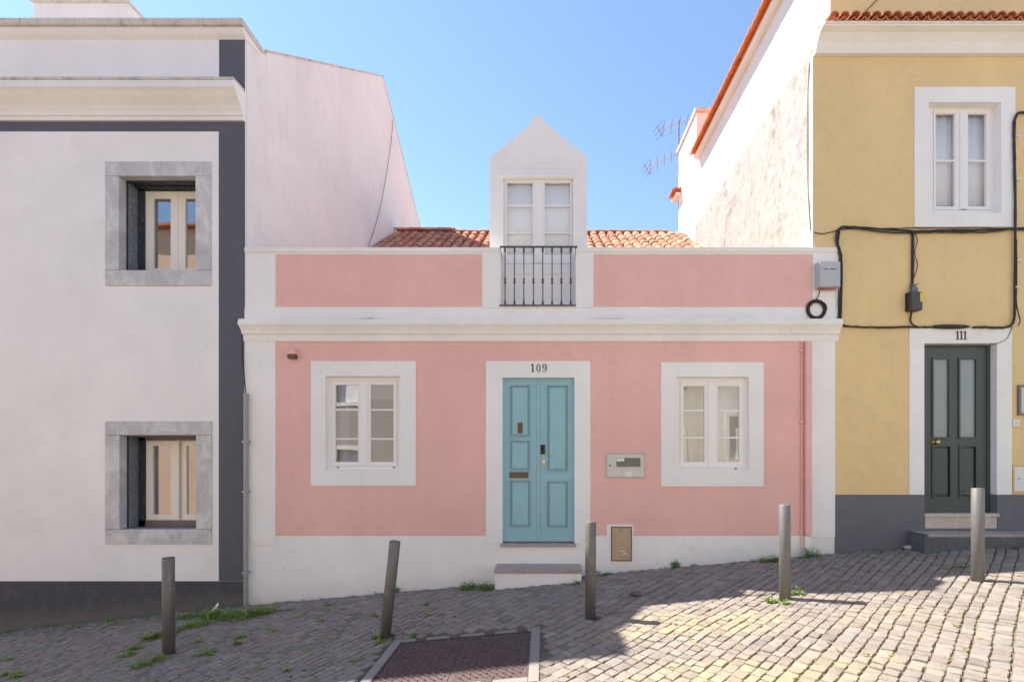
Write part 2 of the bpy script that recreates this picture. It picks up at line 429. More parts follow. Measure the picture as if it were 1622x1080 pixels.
def stone_mat():
    m, t, b = new_mat('granite sett')
    r = island_rand(t)
    p = pos(t)
    cr = nd(t, 'ShaderNodeValToRGB')
    E = cr.color_ramp.elements
    E[0].color = (0.25, 0.222, 0.208, 1); E[1].color = (0.315, 0.285, 0.262, 1)
    for q, c in ((0.3, (0.30, 0.262, 0.24)), (0.55, (0.275, 0.258, 0.252)), (0.75, (0.345, 0.31, 0.285)), (0.9, (0.21, 0.195, 0.19))):
        e = E.new(q); e.color = (*c, 1)
    t.links.new(r, cr.inputs[0])
    c_ = cr; speck = nz(t, p, 130, 3, 0.7)
    c = mix(t, ramp(t, speck, 0.35, 0.7), mix(t, 1.0, cr.outputs[0], (0.72, 0.72, 0.72), 'MULTIPLY'), cr.outputs[0])
    # yellower soft elliptical patches on the setts
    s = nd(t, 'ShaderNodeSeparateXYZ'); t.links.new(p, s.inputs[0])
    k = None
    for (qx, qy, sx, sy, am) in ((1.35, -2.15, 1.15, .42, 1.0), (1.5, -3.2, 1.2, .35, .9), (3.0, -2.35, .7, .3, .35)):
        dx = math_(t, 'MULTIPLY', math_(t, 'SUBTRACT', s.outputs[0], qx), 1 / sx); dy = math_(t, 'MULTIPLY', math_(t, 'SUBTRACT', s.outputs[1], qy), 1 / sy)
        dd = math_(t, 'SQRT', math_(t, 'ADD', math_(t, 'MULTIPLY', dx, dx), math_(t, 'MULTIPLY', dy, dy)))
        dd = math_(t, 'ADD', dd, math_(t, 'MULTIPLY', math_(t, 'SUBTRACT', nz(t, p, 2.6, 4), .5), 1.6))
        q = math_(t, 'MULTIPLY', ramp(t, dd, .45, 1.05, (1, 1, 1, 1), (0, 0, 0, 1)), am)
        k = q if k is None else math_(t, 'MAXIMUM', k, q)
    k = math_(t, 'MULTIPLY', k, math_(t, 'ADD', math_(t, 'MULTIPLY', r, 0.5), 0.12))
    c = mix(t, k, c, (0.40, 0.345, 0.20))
    # damp dark grime patches
    g2 = ramp(t, nz(t, pos(t, (1, 1, 1), (7, 2, 0)), 1.7, 4, 0.6), 0.54, 0.72)
    c = mix(t, math_(t, 'MULTIPLY', g2, 0.25), c, (0.12, 0.11, 0.105))
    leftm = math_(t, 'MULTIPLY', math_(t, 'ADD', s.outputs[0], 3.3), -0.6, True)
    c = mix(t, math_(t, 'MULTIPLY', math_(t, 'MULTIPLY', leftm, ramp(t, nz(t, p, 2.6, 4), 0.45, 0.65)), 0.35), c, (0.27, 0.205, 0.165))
    c = mix(t, 1.0, c, (1.05, 1.0, 0.93), 'MULTIPLY')
    t.links.new(c, b.inputs['Base Color']); b.inputs['Roughness'].default_value = 0.78
    b.inputs['Specular IOR Level'].default_value = 0.35
    bump(t, b, math_(t, 'ADD', math_(t, 'MULTIPLY', speck, 0.5), nz(t, p, 24, 4, 0.6)), 0.55, 0.012)
    return m
M['lump'] = plaster('brown stone', (.13, .10, .08), amount=.3)
M['ground'] = ground_mat(); M['stone'] = stone_mat()

# ------------------------------------------------------------------ ground
bm = bmesh.new()
xs = [-60, -30, -12, -10, -8.5, -7.49, -6, -4.1, -2.5, -1, 1, 2.5, 4, 5, 6.6, 9, 12, 30, 60]
ys = [-60, -20, -9, -6.5, -5, -4, -3, -2, -1, 0.3, 20, 60]
gv = [[bm.verts.new((x, y, G(x) - 0.009)) for y in ys] for x in xs]
for i in range(len(xs) - 1):
    for j in range(len(ys) - 1):
        bm.faces.new((gv[i][j], gv[i + 1][j], gv[i + 1][j + 1], gv[i][j + 1]))
street = link('cobbled_street', bm, M['ground'])
street['kind'] = 'structure'

# cover outline (X,Y) incl. concrete border
CV = dict(x0=-1.385, x1=-0.115, y0=-2.90, y1=-1.935)
BR = 0.085
def in_cover(x, y, mg=0.0):
    return CV['x0'] - BR - mg < x < CV['x1'] + BR + mg and CV['y0'] - BR - mg < y < CV['y1'] + BR + mg
BOL = [(-3.82, -1.69), (-1.597, -1.745), (0.473, -1.72), (2.465, -1.68), (4.50, -1.61)]
FC = Vector((-4.94, -7.5))
def setmap(u, v):
    """u metres outwards, v metres across (v>0 to the right of the 45 degree ray, v<0 fans round FC)"""
    e = Vector((math.cos(R(43)), math.sin(R(43)))); n = Vector((e.y, -e.x))
    if v >= 0: return FC + e * u + n * v, R(43), 1.0
    a = R(43) - v / 6.4
    return FC + Vector((math.cos(a), math.sin(a))) * u, a, u / 6.4

def stone_mesh(seed, rough=1.0):
    rnd = random.Random(seed)
    b_ = bmesh.new()
    base = []
    for sx, sy in ((-1, -1), (1, -1), (1, 1), (-1, 1)):
        for k in range(2):
            c = 0.20
            if (sx * sy > 0) == (k == 0): px_, py_ = sx * 0.5, sy * (0.5 - c * 0.5)
            else: px_, py_ = sx * (0.5 - c * 0.5), sy * 0.5
            base.append((px_ + rnd.uniform(-.055, .05), py_ + rnd.uniform(-.055, .05)))
    ang = lambda p: math.atan2(p[1], p[0])
    base.sort(key=ang)
    rings = []
    for sc_, z in ((1.0, -0.5), (1.0, -0.09), (0.965, -0.025), (0.90, 0.0)):
        rings.append([b_.verts.new((x * sc_, y * sc_, z + (rnd.uniform(-.03, .03) if z > -0.1 else 0))) for x, y in base])
    for A, B in zip(rings, rings[1:]):
        for k in range(8): b_.faces.new((A[k], A[(k + 1) % 8], B[(k + 1) % 8], B[k]))
    cc = b_.verts.new((0, 0, 0.02 + rnd.uniform(-.02, .04)))
    T = rings[-1]
    for k in range(8): b_.faces.new((T[k], T[(k + 1) % 8], cc))
    me = bpy.data.meshes.new('stone')
    b_.to_mesh(me); b_.free()
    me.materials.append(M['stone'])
    return me
SM = [stone_mesh(i) for i in range(14)]
stones = []
rng = random.Random(3)
row = 0
v = -9.4
while v < 8.2:
    wv = rng.choice((0.082, 0.092, 0.098, 0.106)) * rng.uniform(.96, 1.04)
    u = 0.9 + rng.uniform(0, 0.1)
    while u < 16:
        L = rng.choice((0.085, 0.10, 0.11, 0.12, 0.14)) * rng.uniform(0.92, 1.08)
        if v < 0 and u < 3.5: L *= 1.0
        c, a, k = setmap(u + L / 2, v + wv / 2)
        wloc = wv * k
        wob = noise.noise_vector(Vector((c.x * 0.9, c.y * 0.9, 0))) * 0.035
        c = c + Vector((wob.x, wob.y)); a += noise.noise(Vector((c.x * 1.3, c.y * 1.3, 5))) * 0.07
        if -8.3 < c.x < 9.2 and -4.6 < c.y < -0.035 and not in_cover(c.x, c.y, 0.045) and all((c.x - bx_) ** 2 + (c.y - by_) ** 2 > 0.078 ** 2 for bx_, by_ in BOL) and not (-0.70 < c.x < 0.56 and c.y > -0.34 + 0.02) and not (c.x > 4.98 and c.y > -0.33):
            stones.append((c.x + rng.uniform(-.003, .003), c.y + rng.uniform(-.003, .003), a + rng.uniform(-.05, .05), L, wloc, rng.uniform(-.003, .004), rng.randrange(14), rng.uniform(-.045, .045), rng.uniform(-.045, .045)))
        u += L
    v += wv; row += 1
def proj(x, y, z):
    r = (y + D) / D
    return CX + x * S / r, HY - (z - EZ) * S / r, r
def st_matrix(s):
    x, y, a, L, wl, dz, vi, tx, ty = s
    sl = math.atan((G(x + .05) - G(x - .05)) / .1)
    z = G(x) + dz + 0.004
    return Matrix.Translation((x, y, z)) @ Matrix.Rotation(-sl, 4, 'Y') @ Matrix.Rotation(a, 4, 'Z') @ Matrix.Rotation(tx, 4, 'X') @ Matrix.Rotation(ty, 4, 'Y') @ Matrix.Diagonal((L - 0.007, wl - 0.0085, 0.10, 1))
vis = []
for i, s in enumerate(stones):
    px, py, r = proj(s[0], s[1], G(s[0]))
    if -8 < px < 1630 and py < 1090: vis.append((r, i))
vis.sort()
big = {i for r, i in vis[:300]}
verts, faces, sm_ = [], [], []
for i, s in enumerate(stones):
    mt = st_matrix(s); me = SM[s[6]]
    if i in big:
        o = bpy.data.objects.new('stone', me)
        C.objects.link(o); o.parent = street; o.matrix_world = mt
        o.matrix_basis = mt
    else:
        k = len(verts)
        verts += [tuple(mt @ q.co) for q in me.vertices]
        faces += [tuple(k + j for j in p_.vertices) for p_ in me.polygons]
me = bpy.data.meshes.new('small_setts'); me.from_pydata(verts, [], faces)
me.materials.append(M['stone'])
o = bpy.data.objects.new('granite_setts', me); C.objects.link(o); o.parent = street; o['kind'] = 'stuff'

# ------------------------------------------------------------------ windows and doors
def rb(px0, px1, py0, py1, d):
    """photo rectangle at depth d -> x0,x1,z0,z1"""
    return X(px0, d), X(px1, d), Z(py1, d), Z(py0, d)
def ring(bm, x0, x1, z0, z1, t, y0, y1, tl=None, tr=None, tt=None, tb=None):
    tl = t if tl is None else tl; tr = t if tr is None else tr; tt = t if tt is None else tt; tb = t if tb is None else tb
    slab(bm, x0, x1, z0, z1, y0, y1, [(x0 + tl, x1 - tr, z0 + tb, z1 - tt)])
def casement(house, op, y, sashes, bars, mats, post=None, name='window', gl='glass', frame_w=0.04, behind=None, swing=0.0, depth=0.05):
    """op: opening x0,x1,z0,z1; sashes: [(sx0,sx1,sz0,sz1,  gx0,gx1,gz0,gz1)] world; bars: z list"""
    fm = M[mats]
    bm = bmesh.new()
    hx0 = min(s[0] for s in sashes); hx1 = max(s[1] for s in sashes); hz0 = min(s[2] for s in sashes); hz1 = max(s[3] for s in sashes)
    slab(bm, op[0], op[1], op[2], op[3], y, y + depth + 0.02, [(hx0, hx1, hz0, hz1)])
    win = link(name, bm, fm, house)
    for si, s in enumerate(sashes):
        bm = bmesh.new()
        ys = y - 0.008
        g = 0.0025
        slab(bm, s[0] + g, s[1] - g, s[2] + g, s[3] - g, ys, ys + 0.045, [(s[4], s[5], s[6], s[7])])
        parts = [link('sash', bm, fm, win)]
        bm = bmesh.new()   # bead round the glass
        ring(bm, s[4] - 0.0, s[5] + 0.0, s[6] - 0.0, s[7] + 0.0, 0.006, ys + 0.008, ys + 0.03)
        parts.append(link('glazing_bead', bm, M['cream'] if mats == 'wood_white' else fm, win))
        zz = [s[6]] + [z for z in bars] + [s[7]]
        for z in bars:
            parts.append(boxo('glazing_bar', s[4] + 0.006, s[5] - 0.006, ys + 0.004, ys + 0.03, z - 0.011, z + 0.011, fm, win))
        for za, zb in zip(zz, zz[1:]):
            parts.append(boxo('pane', s[4] + 0.004, s[5] - 0.004, ys + 0.020, ys + 0.0245, za + (0.012 if za != s[6] else 0.004), zb - (0.012 if zb != s[7] else 0.004), M[gl], win))
        if swing and si == len(sashes) - 1:
            piv = Matrix.Translation((s[1], ys + 0.02, 0)) @ Matrix.Rotation(R(swing), 4, 'Z') @ Matrix.Translation((-s[1], -ys - 0.02, 0))
            for q in parts:
                q.data.transform(piv)
    if post:
        boxo('meeting_stile', post[0], post[1], y - 0.022, y - 0.0085, post[2], post[3], fm, win)
    return win
def room(house, x0, x1, z0, z1, y0, y1, mat='room'):
    bm = bmesh.new()
    slab(bm, x0 - 0.5, x1 + 0.5, z0 - 0.4, z1 + 0.4, y1, y1 + 0.05)
    box(bm, x0 - 0.55, x0 - 0.5, y0, y1 + .05, z0 - .4, z1 + .4); box(bm, x1 + 0.5, x1 + 0.55, y0, y1 + .05, z0 - .4, z1 + .4)
    box(bm, x0 - 0.55, x1 + 0.55, y0, y1 + .05, z0 - .45, z0 - .4); box(bm, x0 - 0.55, x1 + 0.55, y0, y1 + .05, z1 + .4, z1 + .45)
    return link('room_lining', bm, M[mat], house)
def sheet(name, x0, x1, y, z0, z1, mat, house, amp=0.0, waves=8):
    bm = bmesh.new(); n = 48 if amp else 1
    ph = random.random() * 6
    P = [(x0 + (x1 - x0) * i / n, y + amp * math.sin(i / n * waves * 6.283 + ph + 0.7 * math.sin(i * .7))) for i in range(n + 1)]
    f = [bm.verts.new((a, b_, z0)) for a, b_ in P]; g = [bm.verts.new((a, b_, z1)) for a, b_ in P]
    f2 = [bm.verts.new((a, b_ + .003, z0)) for a, b_ in P]; g2 = [bm.verts.new((a, b_ + .003, z1)) for a, b_ in P]
    for i in range(n):
        bm.faces.new((f[i], f[i + 1], g[i + 1], g[i])); bm.faces.new((f2[i + 1], f2[i], g2[i], g2[i + 1]))
        bm.faces.new((g[i], g[i + 1], g2[i + 1], g2[i])); bm.faces.new((f2[i], f2[i + 1], f[i + 1], f[i]))
    bm.faces.new((f[0], g[0], g2[0], f2[0])); bm.faces.new((g[n], f[n], f2[n], g2[n]))
    return link(name, bm, M[mat], house, smooth=bool(amp))

# ------------------------------------------------------------------ PINK HOUSE
XL, XR = X(388), X(1322)
PINK = thing('town_house', 'low pink terraced house with white trim and a white gabled attic window', 'house', (0, 0, G(0)))
wl = (X(516), X(634), Z(744), Z(596)); wr = (X(1071), X(1186), Z(744), Z(597)); dr = (X(796), X(910), Z(862), Z(598))
bm = bmesh.new()
slab(bm, XL, XR, G(XL) - 0.6, Z(508), 0, 0.30, [wl, wr, dr])
link('front_wall', bm, M['white'], PINK)
# pink field
bm = bmesh.new()
slab(bm, X(437), X(1283), Z(848), Z(541), -0.004, 0.0, [(X(493), X(659), Z(769), Z(572)), (X(1047), X(1209), Z(770), Z(574)), (X(770), X(935), Z(848) - 1, Z(572)), (X(961), X(1003), Z(848) - 1, Z(830))])
link('pink_render', bm, M['pink'], PINK)
# surrounds
for nm, o_, h in (('window_surround', (493, 659, 572, 769), wl), ('window_surround', (1047, 1209, 574, 770), wr)):
    bm = bmesh.new(); slab(bm, X(o_[0]), X(o_[1]), Z(o_[3]), Z(o_[2]), -0.014, 0.0, [h]); link(nm, bm, M['white_trim'], PINK)
bm = bmesh.new(); slab(bm, X(770), X(935), Z(860), Z(572), -0.014, 0.0, [(dr[0], dr[1], Z(862), dr[3])]); link('door_surround', bm, M['white_trim'], PINK)
for a, b_ in ((388, 437), (1283, 1322)):
    boxo('corner_pilaster', X(a), X(b_), -0.012, 0, Z(862 if a < 500 else 850), Z(541), M['white_trim'], PINK)
bm = bmesh.new(); slab(bm, X(961), X(1003), Z(862), Z(830), -0.012, 0, [(X(967), X(1001), Z(863), Z(833))]); link('hatch_surround', bm, M['white_trim'], PINK)
# cornice
def cornice_profile(z0, z1, steps):
    pr = [(0.02, z0)]
    for y, f in steps: pr.append((-y, z0 + (z1 - z0) * f))
    pr.append((0.02, z1)); return pr
bm = bmesh.new()
z0, z1 = Z(541), Z(508)
pr = [(0.02, z0), (-.022, z0), (-.026, z0 + .03), (-.03, z0 + .085), (-.05, z0 + .10), (-.058, z0 + .14), (-.075, z0 + .17), (-.098, z0 + .205), (-.105, z0 + .21), (-.105, z1 - .035), (-.095, z1 - .03), (-.095, z1), (0.02, z1 + .012)]
prism_x(bm, pr, XL - 0.0, X(1326.5), 0.32, -0.12)
link('cornice', bm, M['cornice'], PINK)
# parapet
bm = bmesh.new()
gapx0, gapx1 = X(793), X(912)
slab(bm, XL, X(1328), z1 + 0.0005, Z(393), -0.002, 0.27, [(gapx0, gapx1, Z(484), Z(393) + 1)])
link('parapet_wall', bm, M['white'], PINK)
for a, b_ in ((388, 793), (912, 1328)):
    bm = bmesh.new(); box(bm, X(a), X(b_), -0.018, 0.29, Z(400), Z(392.5), 0.008); link('parapet_cap', bm, M['cornice'], PINK)
for a, b_ in ((764, 793), (912, 940)):
    boxo('parapet_pier', X(a), X(b_), -0.012, -0.0018, Z(488), Z(400), M['white_trim'], PINK)
for a, b_ in ((437, 764), (940, 1287)):
    boxo('pink_panel', X(a), X(b_), -0.007, -0.0018, Z(486), Z(403), M['pink'], PINK)
boxo('parapet_base', X(388), X(1328), -0.010, -0.0018, z1 + 0.013, Z(488.5), M['white_trim'], PINK)
# windows
def sash_px(d, *a):
    s0, s1, t0, t1, g0, g1, u0, u1 = a   # px x0,x1 ; py top,bottom ; glass x0,x1 ; py top,bottom
    return (X(s0, d), X(s1, d), Z(t1, d), Z(t0, d), X(g0, d), X(g1, d), Z(u1, d), Z(u0, d))
d = 0.055
casement(PINK, wl, d, [sash_px(d, 526, 577.5, 603, 738, 531, 568, 609, 732), sash_px(d, 577.5, 629, 603, 738, 587, 624, 609, 732)], [Z(695, d), Z(649, d)], 'wood_white', post=(X(572, d), X(583, d), Z(737, d), Z(604, d)), gl='glass_refl')
casement(PINK, wr, d, [sash_px(d, 1077, 1127, 604, 740, 1082, 1116, 611, 732), sash_px(d, 1127, 1176, 604, 740, 1136, 1171, 611, 732)], [Z(693, d), Z(650, d)], 'wood_white', post=(X(1121, d), X(1132, d), Z(739, d), Z(605, d)), gl='glass_mid')
for hx in ((533, 740, wl), (622, 740, wl), (1168, 742, wr)):   # drain slots in the sill
    boxo('drain_slot', X(hx[0] - 2), X(hx[0] + 2), d - 0.004, d + .001, Z(hx[1] + 1), Z(hx[1] - 0.6), M['black'], PINK)
room(PINK, wl[0], wl[1], wl[2], wl[3], 0.31, 1.6); room(PINK, wr[0], wr[1], wr[2], wr[3], 0.31, 1.6)
sheet('curtain', X(538, .3), X(551, .3), 0.32, Z(742), Z(600), 'curtain', PINK, 0.008, 2)
sheet('roller_blind', X(524, .3), X(640, .3), 0.35, Z(632, .3), Z(596), 'curtain', PINK)
sheet('curtain', X(1062), X(1194), 0.20, Z(750), Z(590), 'curtain', PINK, 0.008, 7)
# door 109
DD = 0.045
door = boxo('double_door', dr[0], dr[1], DD + 0.02, DD + 0.06, Z(858), dr[3], M['teal'], PINK)
bm = bmesh.new(); ring(bm, dr[0], dr[1], Z(858), dr[3], 0.02, DD - 0.004, DD + 0.019, tb=0.0); link('door_frame', bm, M['teal'], door)
def leaf(px0, px1, panels):
    bm = bmesh.new()
    hs = [(X(a, DD), X(b_, DD), Z(c, DD), Z(e, DD)) for a, b_, e, c in panels]
    slab(bm, X(px0, DD), X(px1, DD), Z(857, DD), Z(600.5, DD), DD, DD + 0.018, hs)
    l = link('door_leaf', bm, M['teal'], door)
    for h in hs:
        bm = bmesh.new()
        # outer moulding, groove, raised field
        ring(bm, h[0], h[1], h[2], h[3], 0.016, DD - 0.009, DD + 0.017)
        ring(bm, h[0] + .024, h[1] - .024, h[2] + .024, h[3] - .024, 0.010, DD + 0.004, DD + 0.019)
        link('panel_moulding', bm, M['teal'], door)
        bm = bmesh.new()
        box(bm, h[0] + 0.046, h[1] - 0.046, DD - 0.004, DD + 0.02, h[2] + 0.046, h[3] - 0.046, 0.009)
        link('door_panel', bm, M['teal'], door)
leaf(798, 850.5, [(806, 841, 609, 694), (806, 841, 696, 747), (806, 842, 759, 836)])
leaf(855.5, 909, [(865, 901, 609, 748), (865, 901, 760, 837)])
bm = bmesh.new(); box(bm, X(850.5, DD) + .001, X(855.5, DD) - .001, DD - 0.012, DD + 0.019, Z(857, DD), Z(600.5, DD), 0.004); link('astragal', bm, M['teal'], door)
bm = bmesh.new(); box(bm, X(820, DD), X(828, DD), DD - 0.014, DD - 0.0, Z(686, DD), Z(669, DD), 0.003); box(bm, X(822.5, DD), X(825.5, DD), DD - 0.018, DD - 0.012, Z(683, DD), Z(672, DD)); link('spy_hatch', bm, M['bronze'], door)
bm = bmesh.new(); box(bm, X(807, DD), X(837, DD), DD - 0.016, DD + 0.002, Z(756.5, DD), Z(747.5, DD), 0.003); box(bm, X(810, DD), X(834, DD), DD - 0.02, DD - 0.012, Z(754.5, DD), Z(749.5, DD), .001); link('letter_slot', bm, M['bronze'], door)
bm = bmesh.new(); box(bm, X(856.5, DD), X(863, DD), DD - 0.018, DD, Z(719, DD), Z(704, DD), 0.004)
lathe(bm, [(0.017, 0), (0.02, .015), (0.014, .035), (0.004, .04)], (X(859.7, DD), DD - .016, Z(708.5, DD)), 'Y', 10)
lathe(bm, [(0.014, 0), (0.016, .01), (0.004, .016)], (X(859.7, DD), DD - .016, Z(715, DD)), 'Y', 10)
link('door_handle', bm, M['black'], door)
bm = bmesh.new(); lathe(bm, [(0.026, 0), (0.026, .006), (0.012, .008), (0.012, .016), (0.006, .018)], (X(860.5, DD), DD + .0, Z(731.5, DD)), 'Y', 14); link('door_lock', bm, M['brass'], door)
boxo('threshold', X(793), X(912), -0.03, DD + 0.075, Z(865), Z(860.5), M['step_stone'], PINK)
boxo('hallway_floor', dr[0], dr[1], DD + .061, 0.3, Z(862), Z(860), M['step_stone'], PINK)
# roof
def barrel(seed, L=0.46, r0=0.105, r1=0.082, th=0.014, n=7):
    rnd = random.Random(seed); b_ = bmesh.new()
    prof = [math.pi * i / n for i in range(n + 1)]
    rows = []
    for yy, rr in ((0, r0), (L, r1)):
        o1 = [b_.verts.new((math.cos(a) * rr * 1.0, yy, math.sin(a) * rr * 0.82 + rnd.uniform(-.002, .002))) for a in prof]
        i1 = [b_.verts.new((math.cos(a) * (rr - th), yy, math.sin(a) * (rr - th) * 0.82 - 0.001)) for a in prof]
        rows.append((o1, i1))
    (o1, i1), (o2, i2) = rows
    for k in range(n):
        b_.faces.new((o1[k], o1[k + 1], o2[k + 1], o2[k])); b_.faces.new((i1[k + 1], i1[k], i2[k], i2[k + 1]))
        b_.faces.new((o1[k + 1], o1[k], i1[k], i1[k + 1])); b_.faces.new((o2[k], o2[k + 1], i2[k + 1], i2[k]))
    b_.faces.new((o1[0], o2[0], i2[0], i1[0])); b_.faces.new((o2[n], o1[n], i1[n], i2[n]))
    bmesh.ops.recalc_face_normals(b_, faces=b_.faces)
    return b_
def mesh_of(b_, mat, name='tile'):
    me = bpy.data.meshes.new(name); b_.to_mesh(me); b_.free(); me.materials.append(M[mat]); return me
TM = [mesh_of(barrel(i), 'tile', 'roof_tile') for i in range(6)]
sl_ = math.atan(0.68)
def roof_z(y): return EZ + 1.81 + 0.68 * y - 0.10
RY = 6.55
bm = bmesh.new()
RX0, RX1 = XL + 0.02, 3.70
prism_x(bm, [(0.30, roof_z(0.30)), (RY, roof_z(RY)), (12.5, roof_z(RY) - 0.5 * 5.95), (12.5, roof_z(RY) - 0.5 * 5.95 - .12), (RY, roof_z(RY) - .14), (0.30, roof_z(0.30) - .12)], RX0, RX1)
roof = link('roof', bm, M['tile'], PINK)
SPC = 0.232
rng = random.Random(11)
tverts, tfaces = [], []
def place_tile(x, y, zoff, flip, individual):
    rot = Matrix.Rotation(sl_ + rng.uniform(-.012, .012), 4, 'X') @ Matrix.Rotation(rng.uniform(-.02, .02), 4, 'Z')
    mt = Matrix.Translation((x + rng.uniform(-.006, .006), y + rng.uniform(-.012, .012), roof_z(y) + zoff)) @ rot
    if flip: mt = mt @ Matrix.Rotation(math.pi, 4, 'Y')
    me = TM[rng.randrange(6)]
    if individual:
        o = bpy.data.objects.new('roof_tile', me); C.objects.link(o); o.parent = roof
        o.matrix_parent_inverse = Matrix.Identity(4)
        o.matrix_basis = Matrix.Translation(-world_of(PINK)) @ mt if False else mt
        return o
    k = len(tverts)
    tverts.extend(tuple(mt @ q.co) for q in me.vertices)
    tfaces.extend(tuple(k + j for j in p_.vertices) for p_ in me.polygons)
ncol = int((RX1 - RX0 - 0.1) / SPC)
step_y = 0.385 * math.cos(sl_)
nrow = int((RY - 0.35) / step_y)
ind = 0
for c_ in range(ncol + 1):
    x = RX0 + 0.12 + c_ * SPC
    for r_ in range(nrow):
        y = RY - 0.10 - (nrow - r_) * step_y + 0.0
        if y < 0.32: continue
        if -0.9 < x < 1.0 and y < 4.4: continue
        seen = y > 4.3
        place_tile(x, y, 0.055, False, seen)
        place_tile(x + SPC / 2, y, 0.075, True, False)
        ind += seen
me = bpy.data.meshes.new('pan_tiles'); me.from_pydata(tverts, [], tfaces); me.materials.append(M['tile'])
o = bpy.data.objects.new('channel_tiles', me); C.objects.link(o); o.parent = roof; o['kind'] = 'stuff'
RT = [mesh_of(barrel(40 + i, 0.46, 0.125, 0.105, 0.016, 8), 'tile', 'ridge_tile') for i in range(3)]
x = RX0
while x < RX1 - .3:
    o = bpy.data.objects.new('ridge_tile', RT[rng.randrange(3)]); C.objects.link(o); o.parent = roof
    zz = roof_z(RY) + (0.12 if x < -2.9 else 0.06)
    o.matrix_basis = Matrix.Translation((x, RY + 0.02, zz)) @ Matrix.Rotation(R(-90), 4, 'Z') @ Matrix.Rotation(rng.uniform(-.02, .03), 4, 'X')
    x += 0.395
# dormer
DY = 0.30
DORM = PINK
k = 1 + DY / D
dx0, dx1 = X(775.5, DY), X(930, DY)
ez, pz = Z(250, DY), Z(187, DY)
px_c = X(851, DY)
wd = (X(797, DY), X(908, DY), Z(486, DY), Z(283, DY))
bm = bmesh.new()
slab(bm, dx0, dx1, Z(500, DY), ez, DY, DY + 0.16, [(wd[0], wd[1], Z(501, DY), wd[3])])
dormer = link('dormer', bm, M['white_trim'], PINK)
bm = bmesh.new()
GPX = [(775.5, 250), (775.8, 249.2), (783, 243.5), (800, 230), (820, 214), (838, 198.5), (843.5, 190), (846, 184.5), (849, 182), (855, 182), (858, 185), (861, 190.5), (868, 198.5), (886, 213), (908, 230.5), (924, 243.5), (929.8, 249.2), (930, 250)]
prism_y(bm, [(X(a_, DY), Z(b_, DY) + .0003) for a_, b_ in GPX], DY - 0.002, DY + 0.16)
link('gable', bm, M['white_trim'], dormer)
bm = bmesh.new()
for s in (-1, 1):
    xa = dx0 if s < 0 else dx1
    box(bm, xa, xa - s * 0.12, DY + 0.161, 4.6, Z(500, DY), ez - 0.002)
link('cheek_wall', bm, M['white_trim'], dormer)
bm = bmesh.new()
prism_y(bm, [(dx0 + .01, ez - 0.01), (dx0 + .01, ez + .03), (px_c, pz - 0.03), (dx1 - .01, ez + .03), (dx1 - .01, ez - .01), (px_c, pz - 0.12)], DY + 0.161, 5.5)
link('dormer_roof', bm, M['tile'], dormer)
bm = bmesh.new(); prism_x(bm, [(DY - .0005, Z(283, DY)), (DY - .02, Z(281.5, DY)), (DY - .02, Z(276, DY)), (DY - .0005, Z(273, DY))], X(789, DY), X(914, DY)); link('lintel_moulding', bm, M['white_trim'], dormer)
bm = bmesh.new(); prism_x(bm, [(DY - .002, Z(268, DY)), (DY - .012, Z(266, DY)), (DY - .012, Z(263, DY)), (DY - .002, Z(261, DY))], X(786, DY), X(918, DY)); link('string_moulding', bm, M['white_trim'], dormer)
# balcony door in the dormer
yd = DY + 0.05
slz = Z(372, yd)
fw = casement(dormer, wd, yd, [sash_px(yd, 800, 852.5, 285, 418, 803, 844, 289.5, 404), sash_px(yd, 852.5, 906, 285, 418, 862.5, 903.5, 289.5, 404)], [Z(369, yd), Z(326, yd)], 'wood_white', post=(X(847.5, yd), X(858.5, yd), Z(417, yd), Z(286.5, yd)), name='balcony_door', gl='glass')
fw.parent = PINK
fw.matrix_parent_inverse = Matrix.Translation(-Vector(PINK.location))
bm = bmesh.new(); slab(bm, X(800, yd), X(906, yd), Z(485, yd), Z(419, yd), yd - 0.012, yd - 0.0005, [(X(812, yd), X(846, yd), Z(476, yd), Z(434, yd)), (X(859, yd), X(894, yd), Z(476, yd), Z(434, yd))]); link('kick_panel', bm, M['wood_white'], fw)
bm = bmesh.new()
box(bm, X(815, yd), X(843, yd), yd - .009, yd - .0005, Z(473, yd), Z(437, yd), .004); link('door_panel', bm, M['wood_white'], fw)
bm = bmesh.new(); box(bm, X(862, yd), X(891, yd), yd - .009, yd - .0005, Z(473, yd), Z(437, yd), .004)
link('door_panel', bm, M['wood_white'], fw)
sheet('window_blind', X(798, yd), X(908, yd), yd + 0.045, Z(410, yd), Z(284, yd), 'blind', PINK, 0.004, 3)
room(PINK, wd[0] + .5, wd[1] - .5, wd[2], wd[3] - .5, yd + .13, 1.6)
boxo('balcony_sill', X(786), X(919), -0.006, 0.36, Z(487.5), Z(484.2), M['cornice'], PINK)
